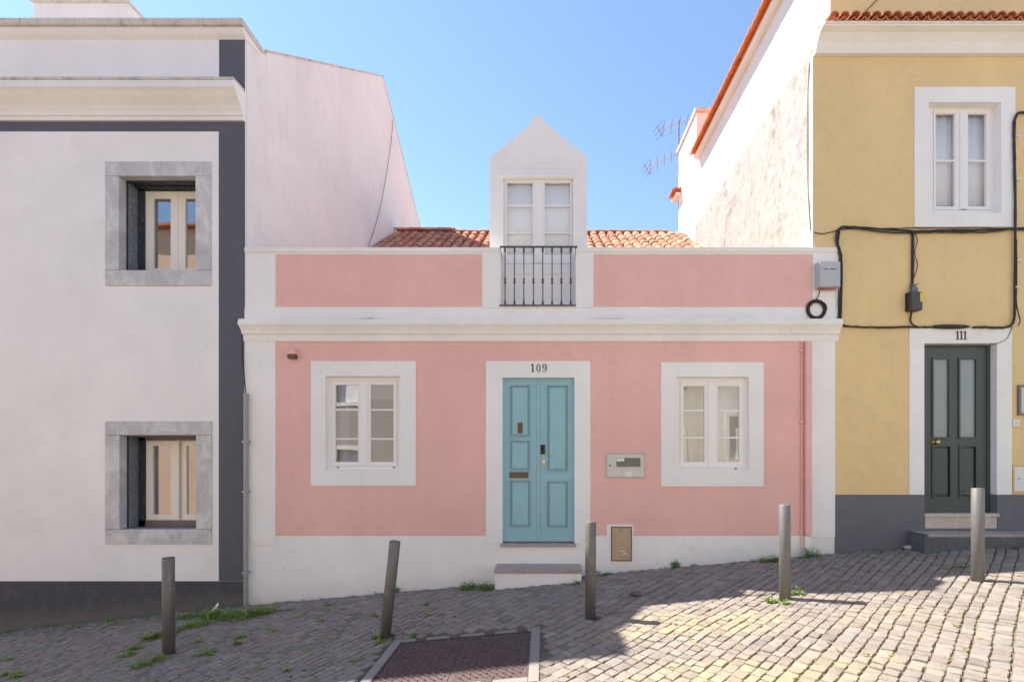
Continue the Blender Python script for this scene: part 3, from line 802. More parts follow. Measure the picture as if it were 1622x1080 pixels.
# railing
RYY = -0.03
rail = thing('x', 'x', 'x')
bpy.data.objects.remove(rail)
bm = bmesh.new()
box(bm, X(792, RYY), X(914.5, RYY), RYY - .012, RYY + .012, Z(392.3, RYY), Z(390, RYY), .002)
for a in (792.5, 912):
    box(bm, X(a, RYY) - .006, X(a, RYY) + .006, RYY, 0.03, Z(392, RYY), Z(390.6, RYY))
rail = link('balcony_railing', bm, M['iron'], PINK)
bm = bmesh.new(); box(bm, X(791, RYY), X(912, RYY), RYY - .010, RYY + .010, Z(484.6, RYY), Z(482.6, RYY), .002); link('bottom_rail', bm, M['iron'], rail)
for i, a in enumerate((800, 815, 829.7, 845, 859.7, 874.5, 889.3, 904)):
    xx = X(a, RYY); zt, zb = Z(392.3, RYY), Z(482.6, RYY); H_ = zt - zb
    bm = bmesh.new()
    r0 = 0.0075
    lathe(bm, [(r0, 0), (.015, .004), (.017, .02), (.011, .035), (.015, .05), (r0, .06), (r0, H_ * .36), (.015, H_ * .375), (.018, H_ * .40), (.010, H_ * .42), (.018, H_ * .44), (.015, H_ * .455), (r0, H_ * .47), (r0, H_ - .07), (.014, H_ - .06), (.017, H_ - .045), (.012, H_ - .03), (.016, H_ - .012), (.012, H_)], (xx, RYY, zb), 'Z', 8)
    link('baluster', bm, M['iron'], rail, smooth=True)
# pink drain box pipe + conduit
bm = bmesh.new(); box(bm, X(1272.5), X(1282), -0.075, -0.0145, Z(847), Z(542), 0.018); link('downpipe', bm, M['pink'], PINK)
bm = bmesh.new()
tube(bm, smooth_path([(X(1268.5), -.02, Z(541)), (X(1268.5), -.02, Z(700)), (X(1268), -.02, Z(868))], 3), 0.009, 8)
link('conduit', bm, M['pink'], PINK)
bm = bmesh.new(); box(bm, X(1273), X(1282.5), -0.05, -.0145, Z(868), Z(847.5), 0.006); link('pipe_shoe', bm, M['white_trim'], PINK)
for yy in (556, 668, 842):
    bm = bmesh.new(); box(bm, X(1265.5), X(1270.5), -.034, -.004, Z(yy + 1.5), Z(yy - 1.5), .003); link('pipe_clip', bm, M['pink'], PINK)
# grey downpipe at left joint
bm = bmesh.new()
tube(bm, [(X(393.5), -.055, Z(628)), (X(393.5), -.055, Z(957))], 0.030, 12)
tube(bm, [(X(393.5), -.055, Z(624)), (X(393.5), -.055, Z(629))], 0.034, 12)
lp = link('drain_pipe', bm, M['pipe_grey'], None, smooth=False)
tag(lp, 'thin grey drain pipe in the corner between the pink and the grey-banded white house', 'pipe')
bm = bmesh.new()
for yy in (700, 778, 905):
    box(bm, X(393.5) - .038, X(393.5) + .038, -.092, -.012, Z(yy + 2), Z(yy - 2), .004)
q = link('pipe_bracket', bm, M['pipe_grey'], lp)
bm = bmesh.new(); tube(bm, smooth_path([(X(386.5), -.03, Z(520)), (X(386), -.035, Z(560)), (X(389), -.04, Z(585)), (X(393), -.05, Z(625))], 6), 0.008, 6)
tag(link('wall_cable', bm, M['cable']), 'thin dark cable dropping from the white cornice into the grey drain pipe', 'cable')

# numbers
def number(name, chars, cx, cy, h, parent, y, serif=True):
    """flat raised numerals with serifs: widths in photo px"""
    bm = bmesh.new(); th = 0.004
    def poly(pts):
        a = [bm.verts.new((X(p[0]), y - th, Z(p[1]))) for p in pts]; b_ = [bm.verts.new((X(p[0]), y, Z(p[1]))) for p in pts]
        n = len(pts)
        bm.faces.new(a)
        for i in range(n): bm.faces.new((a[i], a[(i + 1) % n], b_[(i + 1) % n], b_[i]))
    def rng_(cx_, cy_, ro, rh, ri, rhi, n=24, a0=0, a1=360):
        for i in range(n):
            t0, t1 = R(a0 + (a1 - a0) * i / n), R(a0 + (a1 - a0) * (i + 1) / n)
            poly([(cx_ + ro * math.cos(t0), cy_ + rh * math.sin(t0)), (cx_ + ro * math.cos(t1), cy_ + rh * math.sin(t1)), (cx_ + ri * math.cos(t1), cy_ + rhi * math.sin(t1)), (cx_ + ri * math.cos(t0), cy_ + rhi * math.sin(t0))])
    T, B = cy - h / 2, cy + h / 2
    for ch, x in chars:
        if ch == '1':
            wst = h * .085
            poly([(x - wst, T), (x + wst, T), (x + wst, B - h * .07), (x - wst, B - h * .07)])
            poly([(x - h * .20, B - h * .07), (x + h * .20, B - h * .07), (x + h * .20, B), (x - h * .20, B)])
            poly([(x - wst, T + .001), (x - wst, T + h * .15), (x - h * .22, T + h * .2), (x - h * .22, T + h * .13)])
        elif ch == '0':
            rng_(x, cy, h * .25, h * .5, h * .12, h * .46)
        elif ch == '9':
            rng_(x, cy - h * .19, h * .27, h * .31, h * .12, h * .26, 20)
            rng_(x - h * .03, cy - h * .02, h * .31, h * .50, h * .19, h * .46, 12, -10, 95)
            rng_(x - h * .16, cy + h * .39, h * .08, h * .08, 0.01, 0.01, 8)
    return link(name, bm, M['number'], parent)
number('house_number', [('1', 844), ('0', 853), ('9', 862.5)], 853, 583, 13, PINK, -0.0141)

# ------------------------------------------------------------------ step at 109
st = thing('doorstep', 'white masonry step with worn stone slab below the teal door', 'step', (X(852), -0.16, G(0)))
sx0, sx1 = X(783, -.33), X(922, -.33)
bm = bmesh.new(); box(bm, sx0 + .006, sx1 - .006, -0.315, -0.0005, G(0) - .3, Z(908.2, -.33), 0.0); link('step_block', bm, M['white_trim'], st)
bm = bmesh.new(); box(bm, sx0, sx1, -0.33, -0.0006, Z(908, -.33), Z(901, -.33), 0.006); link('step_slab', bm, M['step_stone'], st)

# ------------------------------------------------------------------ LEFT HOUSE
LEFT = thing('town_house', 'pale white house with dark blue-grey corner band and stone framed windows', 'house', (-7, 0, G(-7)))
lx0, lx1 = -12.0, X(388)
w1 = (X(190), X(311), Z(428.6), Z(280)); w2 = (X(191), X(312), Z(838), Z(689))
s1 = (X(168), X(335), Z(453), Z(257)); s2 = (X(168), X(336), Z(861), Z(667))
bm = bmesh.new(); slab(bm, lx0, lx1, G(-12) - .6, Z(147), 0, 0.5, [s1, s2]); link('front_wall', bm, M['left_wall'], LEFT)
bm = bmesh.new(); slab(bm, lx0, lx1 , Z(147) + .001, Z(56), 0.0, 0.35); link('parapet_wall', bm, M['left_wall'], LEFT)
bm = bmesh.new(); box(bm, X(347), lx1 + .0015, -0.006, 0.001, Z(919.5), Z(193.5)); link('corner_band', bm, M['bluegrey'], LEFT)
boxo('corner_band', X(347.5), lx1 + .0015, -.006, -.0005, Z(147) + .012, Z(64), M['bluegrey'], LEFT)
boxo('frieze_band', lx0, X(347) - .0005, -0.0055, -.0003, Z(208.5), Z(193.5), M['bluegrey'], LEFT)
boxo('plinth', lx0, lx1 + .002, -0.012, -.0006, G(-12) - .5, Z(920), M['plinth'], LEFT)
# cornice
z0, z1 = Z(193), Z(154) 
bm = bmesh.new()
pr = [(0.0, z0), (-.03, z0), (-.03, z0 + .05), (-.05, z0 + .055), (-.06, z0 + .10), (-.10, z0 + .16), (-.16, z0 + .22), (-.20, z0 + .27), (-.235, z0 + .30), (-.235, z1 + .045), (-.225, z1 + .05), (0.0, z1 + .058)]
prism_x(bm, pr, lx0, lx1 - .002, 0, 0)
link('cornice', bm, M['cornice'], LEFT)
bm = bmesh.new(); prism_x(bm, [(0.0, z1 + .0585), (-.23, z1 + .0505), (-.24, z1 + .055), (-.24, z1 + .085), (0, z1 + .10)], lx0, lx1 - .004); link('cornice_capping', bm, M['cap'], LEFT)
bm = bmesh.new()
za, zb = Z(56), Z(40)
prism_x(bm, [(0.37, za + .001), (-.0, za - .07), (-.05, za - .03), (-.07, za + .0), (-.07, zb - .09), (0.37, zb - .09)], lx0, lx1 + .02); link('parapet_moulding', bm, M['cornice'], LEFT)
bm = bmesh.new(); box(bm, lx0, lx1 + .03, -.11, .37, zb - .088, zb - .0, .01); link('parapet_cap', bm, M['cap'], LEFT)
# body with gable end
bm = bmesh.new()
gp = [(0.501, G(-12) - .6), (0.501, EZ + 6.02), (5.57, EZ + 9.75), (9.15, EZ + 7.72), (9.15, G(-12) - .6)]
prism_x(bm, gp, lx0, lx1)
link('gable_wall', bm, M['side_wall'], LEFT)
bm = bmesh.new()
prism_x(bm, [(0.46, EZ + 6.03), (5.57, EZ + 9.79), (9.25, EZ + 7.70), (9.25, EZ + 7.66), (5.57, EZ + 9.751), (0.46, EZ + 5.99)], lx0, lx1 + .012)
link('verge_coping', bm, M['cap'], LEFT)
bm = bmesh.new(); box(bm, lx1 + .0005, lx1 + .012, 0.02, 0.50, Z(500), EZ + 5.93); link('corner_render', bm, M['side_wall'], LEFT)
# chimney block
bm = bmesh.new(); box(bm, X(53, 1.5), X(203, 1.5), 1.5, 4.2, EZ + 5.4, Z(6, 1.5)); cb = link('chimney', bm, M['side_wall'], LEFT)
bm = bmesh.new(); box(bm, X(53, 1.5) - .03, X(203, 1.5) + .03, 1.47, 4.23, Z(6, 1.5) + .001, Z(2, 1.5), .01); link('chimney_cap', bm, M['cap'], cb)
# stone windows
def stone_window(op, s, low):
    x0, x1, z0, z1 = s; a, b_, c, e = op
    win = None
    for nm, q in (('lintel_stone', (x0, x1, e, z1)), ('sill_stone', (x0, x1, z0, c)), ('jamb_stone', (x0, a, c + .002, e - .002)), ('jamb_stone', (b_, x1, c + .002, e - .002))):
        bm = bmesh.new(); box(bm, q[0], q[1], -0.018, 0.10, q[2] + .001, q[3] - .001, 0.005)
        link(nm, bm, M['marble_grey'], LEFT)
    # outer reveal groove, rough inner stone and shutter rail
    for sx, sg in ((a, 1), (b_, -1)):
        boxo('shutter_rail', sx - sg * .02, sx + sg * .0, 0.101, 0.13, c, e, M['dark_metal'], LEFT)
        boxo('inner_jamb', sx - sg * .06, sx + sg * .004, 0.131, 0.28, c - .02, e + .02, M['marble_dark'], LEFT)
        boxo('shutter_guide', sx - sg * .03, sx + sg * .10, 0.281, 0.2995, c, e, M['dark_metal'], LEFT)
    for yy, hh in ((0.101, .015), (0.165, .0), (0.225, .022)):
        boxo('shutter_slot', a - .02, b_ + .02, yy, yy + .052, e - hh, e + .06, M['dark_metal' if not low else 'brown_metal'], LEFT)
    boxo('inner_sill', a - .02, b_ + .02, 0.101, .30, c - .05, c - .002, M['marble_dark'], LEFT)
stone_window(w1, s1, False); stone_window(w2, s2, True)
d = 0.30
casement(LEFT, (w1[0] - .02, w1[1] + .05, Z(434, d), w1[3] + .03), d, [sash_px(d, 233, 283, 304, 434, 243, 271, 314, 426), sash_px(d, 283, 333, 304, 434, 294, 322, 314, 426)], [], 'cream', gl='glass_refl')
casement(LEFT, (w2[0] - .02, w2[1] + .05, Z(834, d), w2[3] + .03), d, [sash_px(d, 232, 284, 698, 823, 242, 271, 705, 815), sash_px(d, 284, 334, 698, 823, 293, 322, 705, 815)], [], 'cream', gl='glass_refl', swing=-5)
boxo('shutter_box', w2[0] - .02, w2[1] + .05, 0.281, .2994, Z(697.5, d), w2[3] + .03, M['brown_metal'], LEFT)
boxo('shutter_box', w1[0] - .02, w1[1] + .05, 0.281, .2994, Z(303.5, d), w1[3] + .03, M['dark_metal'], LEFT)
boxo('window_base', w2[0] - .02, w2[1] + .05, 0.281, .2994, w2[2] - .02, Z(823.5, d), M['brown_metal'], LEFT)
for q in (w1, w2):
    boxo('room_lining', q[0] - .2, q[1] + .2, 0.49, .4985, q[2] - .2, q[3] + .2, M['black'], LEFT)  # flat black sheet paints in the darkness of the unlit room behind the panes
# hanging wire on the gable
bm = bmesh.new()
pts = []
for px, py in ((622, 190), (619, 225), (611, 280), (599, 340), (583, 391)):
    r = (XL + .02) * S / (px - CX); pts.append((XL + .03, D * (r - 1), EZ + (HY - py) / S * r))
tube(bm, smooth_path(pts, 5), 0.006, 5)
tag(link('wall_cable', bm, M['cable']), 'thin wire hanging across the blank white gable beside the tiled roof', 'cable')

# ------------------------------------------------------------------ YELLOW HOUSE
YEL = thing('town_house', 'tall ochre yellow house with white framed window and dark green door', 'house', (7, 0, G(7)))
yx0, yx1 = X(1288), 13.0
SX = 3.95
yw = (X(1470), X(1585), Z(338), Z(163)); yd_ = (X(1463), X(1578), Z(836), Z(544))
bm = bmesh.new(); grow = lambda h, g: (h[0] - g, h[1] + g, h[2] - g, h[3] + g)
slab(bm, yx0 + .001, yx1, G(3) - .6, Z(88), 0.002, 0.4, [grow(yw, .03), grow(yd_, .03)]); link('front_wall', bm, M['yellow'], YEL)
bm = bmesh.new(); slab(bm, SX + .001, yx1, Z(88) + .001, EZ + 8.2, 0.002, 0.4); link('upper_wall', bm, M['yellow'], YEL)
bm = bmesh.new(); slab(bm, X(1448), X(1607), Z(360), Z(139), -.012, 0.28, [yw]); link('window_surround', bm, M['white_trim'], YEL)
bm = bmesh.new(); slab(bm, X(1440), X(1601.5), Z(783), Z(520), -.012, .28, [(yd_[0], yd_[1], Z(783) - 1, yd_[3])]); link('door_surround', bm, M['white_trim'], YEL)
bm = bmesh.new(); slab(bm, X(1322.5), yx1, G(3) - .5, Z(783) - .001, -.015, .28, [(yd_[0], yd_[1], Z(836), 9)]); link('plinth', bm, M['plinth_r'], YEL)
z0, z1 = Z(90), Z(60)
bm = bmesh.new()
prism_x(bm, [(0.0, z0), (-.05, z0 + .004), (-.07, z0 + .05), (-.10, z0 + .12), (-.16, z0 + .19), (-.22, z0 + .215), (-.23, z0 + .22), (-.23, z1 - .02), (0, z1 - .02)], yx0, yx1, 0, 0)
cor = link('cornice', bm, M['cornice'], YEL)
# eave tiles on the cornice
ET = [mesh_of(barrel(60 + i, 0.30, 0.066, 0.060, 0.012, 7), 'tile_red', 'eave_tile') for i in range(4)]
x = X(1314, -.25) + .05; i = 0
def put(me, name, parent, mt):
    o = bpy.data.objects.new(name, me); C.objects.link(o); o.parent = parent; o.matrix_basis = mt; return o
while x < 7.4:
    tl = Matrix.Rotation(R(13), 4, 'X')
    put(ET[i % 4], 'eave_tile', cor, Matrix.Translation((x, -.285 + rng.uniform(-.008, .008), z1 + .040)) @ tl @ Matrix.Rotation(rng.uniform(-.04, .04), 4, 'Z'))
    put(ET[(i + 1) % 4], 'eave_tile', cor, Matrix.Translation((x + .066, -.27 + rng.uniform(-.008, .008), z1 + .048)) @ tl @ Matrix.Rotation(math.pi, 4, 'Y'))
    x += 0.1375; i += 1
boxo('tile_bed', yx0 + .02, yx1, -.245, 0.0, z1 - .0195, z1 + .004, M['cornice'], YEL)
# side walls
LZ = EZ + 5.68
bm = bmesh.new(); box(bm, yx0, yx0 + .5, 0.004, 6.8, G(3) - .6, LZ); link('party_wall', bm, M['old'], YEL)
bm = bmesh.new()
pts = [(0.0, LZ - .9), (0.05, LZ + .01)]
boxo('corner_render', yx0 - .006, yx0 - .0005, 0.001, 0.09, Z(400), Z(95), M['fresh'], YEL)
SX = 3.95
bm = bmesh.new(); box(bm, SX, SX + .4, 0.004, 7.3, LZ - .2, EZ + 7.62); link('upper_side_wall', bm, M['fresh'], YEL)
bm = bmesh.new()   # newer render that runs diagonally over the far end of the party wall
box(bm, yx0 - .012, yx0 - .0005, 5.0, 6.802, Z(470), LZ - .0)
link('render_patch', bm, M['fresh'], YEL)
boxo('back_wall', SX + .401, yx1, 6.9, 7.3, G(3), EZ + 7.6, M['fresh'], YEL)
# side eave
bm = bmesh.new()
ev0, ev1 = 0.2, 5.48
box(bm, 3.80, SX + .3, ev0, ev1, EZ + 7.58, EZ + 7.64)
ev = link('side_eave', bm, M['fresh'], YEL)
boxo('side_eave', 3.80, SX + .3, 7.05, 7.5, EZ + 7.58, EZ + 7.64, M['fresh'], YEL)
OT = [mesh_of(barrel(80 + i, 0.30, 0.135, 0.118, 0.016, 8), 'tile_orange', 'eave_tile') for i in range(3)]
yy = ev0
spots = []
while yy < ev1 - .28: spots.append(yy); yy += .19
spots += [ev1 - .30, 7.0, 7.19]
for i, yy in enumerate(spots):
    put(OT[i % 3], 'eave_tile', ev, Matrix.Translation((3.80, yy, EZ + 7.645 + rng.uniform(-.004, .004))) @ Matrix.Rotation(rng.uniform(-.03, .03), 4, 'Z') @ Matrix.Rotation(R(-3), 4, 'X'))
    put(OT[(i + 1) % 3], 'eave_tile', ev, Matrix.Translation((3.97, yy + .05, EZ + 7.68)) @ Matrix.Rotation(R(-3), 4, 'X'))
bm = bmesh.new()
prism_y(bm, [(4.0, EZ + 7.66), (13.2, EZ + 10.6), (13.2, EZ + 10.5), (4.0, EZ + 7.641)], 0.0, 7.5); link('roof', bm, M['tile_orange'], YEL)
bm = bmesh.new(); box(bm, SX + .001, SX + 1.3, 5.7, 7.299, EZ + 7.2, EZ + 8.93); blk = link('rooftop_block', bm, M['fresh'], YEL)
bm = bmesh.new(); box(bm, SX - .05, SX + 1.35, 5.64, 7.36, EZ + 8.931, EZ + 9.03, .01); link('block_coping', bm, M['cap'], blk)
# window
d = 0.10
casement(YEL, yw, d, [sash_px(d, 1478, 1522, 175, 333, 1481.5, 1512.5, 180, 328), sash_px(d, 1529, 1568.5, 175, 333, 1532, 1562, 180, 328)], [Z(255, d)], 'wood_white', post=(X(1519, d), X(1531, d), Z(332, d), Z(176, d)), gl='glass')
sheet('net_curtain', X(1474, d), X(1574, d), d + .07, Z(336, d), Z(172, d), 'curtain', YEL, .006, 8)
room(YEL, yw[0] + .5, yw[1] - .5, yw[2] + .3, yw[3] - .4, d + .31, 1.6)
# door 111
d = 0.09
door = boxo('front_door', yd_[0], yd_[1], d + .03, d + .06, Z(812, d), yd_[3], M['green'], YEL)
bm = bmesh.new()
dl = (X(1463, d), X(1562, d), Z(811, d), Z(550, d))
hs = [(X(a, d), X(b_, d), Z(c, d), Z(e, d)) for a, b_, e, c in ((1476, 1504, 567, 694), (1518, 1547, 567, 694), (1476, 1506, 705, 788), (1519, 1547, 705, 788))]
slab(bm, dl[0], dl[1], dl[2], dl[3], d, d + .029, hs); link('door_leaf', bm, M['green'], door)
bm = bmesh.new(); box(bm, X(1562.5, d), yd_[1] - .0, d - .006, d + .029, Z(812, d), yd_[3]); box(bm, yd_[0], X(1562.4, d), d - .006, d + .029, Z(549.6, d), yd_[3]); link('door_frame', bm, M['green'], door)
for n_, h in enumerate(hs):
    bm = bmesh.new(); ring(bm, h[0] - .004, h[1] + .004, h[2] - .004, h[3] + .004, .022, d - .014, d + .0285); link('panel_moulding', bm, M['green'], door)
    if n_ < 2: boxo('pane', h[0] + .018, h[1] - .018, d + .012, d + .018, h[2] + .018, h[3] - .018, M['door_glass'], door)
    else:
        bm = bmesh.new(); box(bm, h[0] + .035, h[1] - .035, d + .004, d + .029, h[2] + .035, h[3] - .035, .01); link('door_panel', bm, M['green'], door)
bm = bmesh.new(); lathe(bm, [(.034, 0), (.034, .008), (.014, .014), (.014, .035), (.03, .05), (.034, .065), (.024, .08), (.005, .084)], (X(1480, d), d - .0, Z(700, d)), 'Y', 16); link('door_knob', bm, M['brass'], door, smooth=True)
number('house_number', [('1', 1515.5), ('1', 1521.5), ('1', 1527.5)], 1521, 531.5, 13.5, YEL, -0.0121)
bm = bmesh.new(); box(bm, X(1462), X(1579), -.04, .15, Z(818), Z(812.5), .004); box(bm, X(1463.5), X(1576.5), -.02, .15, Z(836), Z(818.2)); link('threshold', bm, M['threshold'], YEL)
# step at 111
st = thing('doorstep', 'long dark grey step with a pale stone tread under the green door', 'step', (6, -.16, G(6)))
bm = bmesh.new(); box(bm, 5.0, 8.4, -.31, -.0155, G(5) - .5, Z(846, -.31) - .035, .006); link('step_block', bm, M['step_dark'], st)
bm = bmesh.new(); box(bm, 5.0, 5.04, -.312, -.0155, Z(846, -.31) - .034, Z(846, -.31)); link('step_edge', bm, M['step_dark'], st)
bm = bmesh.new(); box(bm, 5.041, 8.39, -.318, -.0155, Z(846, -.31) - .0345, Z(846, -.31), .004); link('step_tread', bm, M['step_stone'], st)

# ------------------------------------------------------------------ wall fittings
g = thing('sensor_lamp', 'small pink wall lamp hood with a dark lens near the left cornice', 'lamp', (X(465), -.05, Z(563)))
bm = bmesh.new()
prof = []
for yy0, yy1, za, zb, mt_ in ((-.09, -.0045, Z(562), Z(553), 0),):
    prism_x(bm, [(-.0045, Z(562.5)), (-.0045, Z(553)), (-.04, Z(552.6)), (-.075, Z(555)), (-.085, Z(562.5))], X(459), X(472))
link('lamp_hood', bm, M['pink'], g)
bm = bmesh.new(); box(bm, X(459.5), X(471.5), -.075, -.0045, Z(569), Z(562.7), .004); link('lamp_lens', bm, M['bronze'], g)

mb = thing('meter_box', 'cream utility meter box with a small dark window right of the teal door', 'meter box', (X(990), 0, Z(737)))
bm = bmesh.new(); ring(bm, X(960), X(1021.5), Z(756), Z(717.5), .012, -.022, -.0045); link('box_frame', bm, M['grey_box'], mb)
bm = bmesh.new(); box(bm, X(961.5), X(1020), -.018, -.0045, Z(754.5), Z(719)); slab_ = link('box_door', bm, M['meter'], mb)
boxo('meter_window', X(976), X(1014), -.0195, -.0175, Z(739), Z(725), M['meter_glass'], mb)
bm = bmesh.new(); ring(bm, X(975), X(1015), Z(740), Z(724), .008, -.0225, -.0183); link('window_rim', bm, M['meter'], mb)
boxo('meter_label', X(976.5), X(988.5), -.0205, -.0196, Z(730.5), Z(725.5), M['sticker'], mb)
bm = bmesh.new(); lathe(bm, [(.012, 0), (.012, .006), (.004, .007)], (X(966), -.018, Z(737)), 'Y', 10); link('box_lock', bm, M['bronze'], mb)
boxo('warning_sticker', X(991), X(1001), -.0188, -.0181, Z(754), Z(747), M['sticker'], mb)
hb = thing('gas_hatch', 'tan metal utility hatch set low in the white base of the pink house', 'hatch', (X(984), 0, Z(888)))
bm = bmesh.new(); ring(bm, X(968), X(1000.5), Z(888), Z(834), .011, -.011, -.0005); link('hatch_frame', bm, M['bronze'], hb)
bm = bmesh.new(); box(bm, X(969.5), X(999), -.007, -.0005, Z(886.5), Z(835.5)); link('hatch_door', bm, M['hatch'], hb)
bm = bmesh.new()
rr = random.Random(5)
for k_ in range(7):
    a, b_ = rr.uniform(981, 990), rr.uniform(870, 878)
    box(bm, X(a), X(a + rr.uniform(1.5, 4)), -.0078 - k_ * .0001, -.0071, Z(b_ + rr.uniform(.6, 1.6)), Z(b_))
o = link('sticker_remains', bm, M['sticker'], hb)

tb = thing('telecom_box', 'light grey plastic telecom box at the right end of the pink parapet', 'junction box', (X(1311), -.05, Z(437)))
bm = bmesh.new(); box(bm, X(1292.5, -.04), X(1327, -.04), -.10, -.0045, Z(457, -.04), Z(417, -.04), .008); link('box_body', bm, M['grey_box'], tb)
bm = bmesh.new(); box(bm, X(1298, -.1), X(1329, -.1), -.115, -.1005, Z(454, -.1), Z(415, -.1), .005); link('box_lid', bm, M['grey_box'], tb)
bm = bmesh.new()
for k_ in range(8):
    a = 1304.5 + k_ * 2.55
    if k_ == 3: continue
    hh = (1.1, .8, 1.3, 0, .9, 1.3, .8, 1.1)[k_]
    box(bm, X(a, -.115), X(a + 1.7, -.115), -.1162, -.1152, Z(427.3, -.115), Z(427.3 - 2 * hh, -.115))
link('box_lettering', bm, M['number'], tb)
bm = bmesh.new()
for k_ in range(10):
    a = 1296.5 + k_ * 2.9
    lathe(bm, [(.006, 0), (.009, .006), (.009, .018), (.005, .022)], (X(a, -.05), -.05, Z(459.6, -.05)), 'Z', 8)
link('cable_gland', bm, M['red'], tb)
# coil
bm = bmesh.new()
cx_, cz_ = X(1291.5), Z(491)
pts = []
for k_ in range(96):
    a = k_ / 24 * 2 * math.pi
    rr_ = .108 + .013 * math.sin(k_ * .37) + 0.004 * (k_ // 24)
    pts.append((cx_ + rr_ * math.cos(a), -.02 - .006 * (k_ // 24) + .003 * math.sin(k_), cz_ + rr_ * math.sin(a)))
tube(bm, pts, .009, 6)
for q_ in (-.018, .016):
    pts = [(cx_ + (.118 + q_) * math.cos(a / 24 * 6.283), -.024, cz_ + (.118 + q_) * math.sin(a / 24 * 6.283)) for a in range(24)]
    tube(bm, pts, .008, 6, closed=True)
tube(bm, smooth_path([(cx_ - .03, -.02, cz_ + .11), (cx_ + .02, -.02, cz_ + .17), (X(1297), -.045, Z(459))], 5), .007, 6)
tag(link('cable_coil', bm, M['cable'], smooth=True), 'black coil of spare cable hanging under the grey box on the white parapet', 'cable')

def cable(pts, r, label, seed=0, sag=0.004, y=-.022, n=8, cat='cable', k=6, mat='cable'):
    rr = random.Random(seed); bm = bmesh.new()
    P = smooth_path([(X(a, y), y + rr.uniform(-.003, .003), Z(b_, y)) for a, b_ in pts], k)
    P = [p + Vector((rr.uniform(-sag, sag) * .5, 0, rr.uniform(-sag, sag))) for p in P]
    tube(bm, P, [r * rr.uniform(.86, 1.12) for _ in P], n)
    return tag(link('cable', bm, M[mat], smooth=True), label, cat)
topline = [(1327, 385), (1326, 372), (1331, 361), (1345, 359.5), (1400, 363), (1450, 366), (1500, 365), (1560, 364), (1607, 362), (1660, 361)]
cable(topline, .014, 'thick black cable running across the ochre wall below the white upper window', 1)
cable([(a, b_ + 3 + 2 * math.sin(a * .05)) for a, b_ in topline], .011, 'second black cable sagging just under the thick one on the ochre wall', 2, y=-.032)
cable([(1290, 368), (1300, 370), (1318, 368), (1330, 364), (1380, 362), (1450, 361.5), (1540, 361), (1620, 361.5)], .006, 'thin brown wire from the house corner along the top cable of the ochre wall', 3, y=-.016)
cable([(1326.5, 366), (1324.8, 378), (1327, 392), (1331, 410), (1331.5, 450), (1330.5, 500), (1332, 508), (1340, 516), (1380, 518), (1446, 518), (1475, 518)], .0135, 'black cable looping down beside the grey box and along to the green door', 4)
cable([(1330, 366), (1328, 385), (1333, 405), (1334, 440), (1332.5, 500), (1331, 512)], .010, 'thinner black cable twisted beside the vertical run at the grey box', 5, y=-.036)
cable([(1446.5, 366), (1446, 400), (1445.5, 440), (1444, 455)], .017, 'short thick brown cable drop above the small black splice box', 6)
cable([(1449, 368), (1453, 382), (1449, 400), (1453, 420), (1448, 440)], .005, 'thin wire curling beside the cable drop above the black splice box', 7, y=-.018)
cable([(1444, 495), (1442.5, 507), (1447, 515), (1458, 518), (1476, 518)], .011, 'short cable bending from the black splice box to the grey sleeve', 8)
cable([(1542, 518.5), (1560, 518), (1585, 519), (1600, 516), (1606, 505), (1607.5, 470), (1608.5, 400), (1608, 330), (1607, 250), (1606.5, 200), (1609, 186), (1616, 179), (1650, 177)], .016, 'thick black cable rising from the green door past the white window frame', 9, y=-.035)
cable([(1610, 380), (1610.5, 440), (1610, 478), (1614, 500), (1616, 508), (1613, 516)], .007, 'loose end of thin black wire hanging free right of the door number', 10, y=-.05)
cable([(1603.5, 515), (1601, 525), (1594, 537), (1580, 543.5), (1568, 544)], .004, 'hair-thin wire curving down to the corner of the green door', 11, y=-.018)
cable([(440, 505.5), (520, 506.5), (560, 505), (600, 504.5), (625, 506), (700, 506), (790, 505.5), (870, 506.5), (960, 505), (1060, 506), (1160, 505.5), (1265, 506)], .0045, 'long thin black strand drawn as the dark crack line above the white cornice', 14, y=-.06)  # thin tube added to draw the dark crack line above the cornice
cable([(1282.5, 496), (1290, 506), (1310, 507.3), (1329, 506)], .006, 'thin wire lying on the white cornice under the cable coil', 12, y=-.03)
cable([(1328.5, 458), (1328, 480), (1328, 500), (1325, 506)], .007, 'short brown wire running down from the grey box to the cornice', 13, y=-.03)
# clips
for n_, (a, b_, lb) in enumerate(((1608, 288, 'white cable clip next to the upper right corner of the white window'), (1607.5, 220, 'white cable clip near the top of the rising cable'), (1608.5, 415, 'white cable clip on the rising cable under the window'), (1606.5, 457, 'white cable clip with a spur above the green door'))):
    bm = bmesh.new(); box(bm, X(a) - .03, X(a) + .03, -.058, -.012, Z(b_ + 1), Z(b_ - 1), .002); tag(link('cable_clip', bm, M['sticker']), lb, 'clip')
# sleeve
bm = bmesh.new(); lathe(bm, [(.012, 0), (.024, .03), (.03, .14), (.032, .25), (.03, .36), (.022, .46), (.012, .50)], (0, 0, 0), 'Z', 10)
o = link('cable_sleeve', bm, M['cable'], smooth=True); o.rotation_euler = (0, R(90), 0); o.location = (X(1477, -.03), -.034, Z(517.5, -.03)); tag(o, 'dark swollen cable sleeve lying on the white door frame numbered 111', 'cable sleeve')
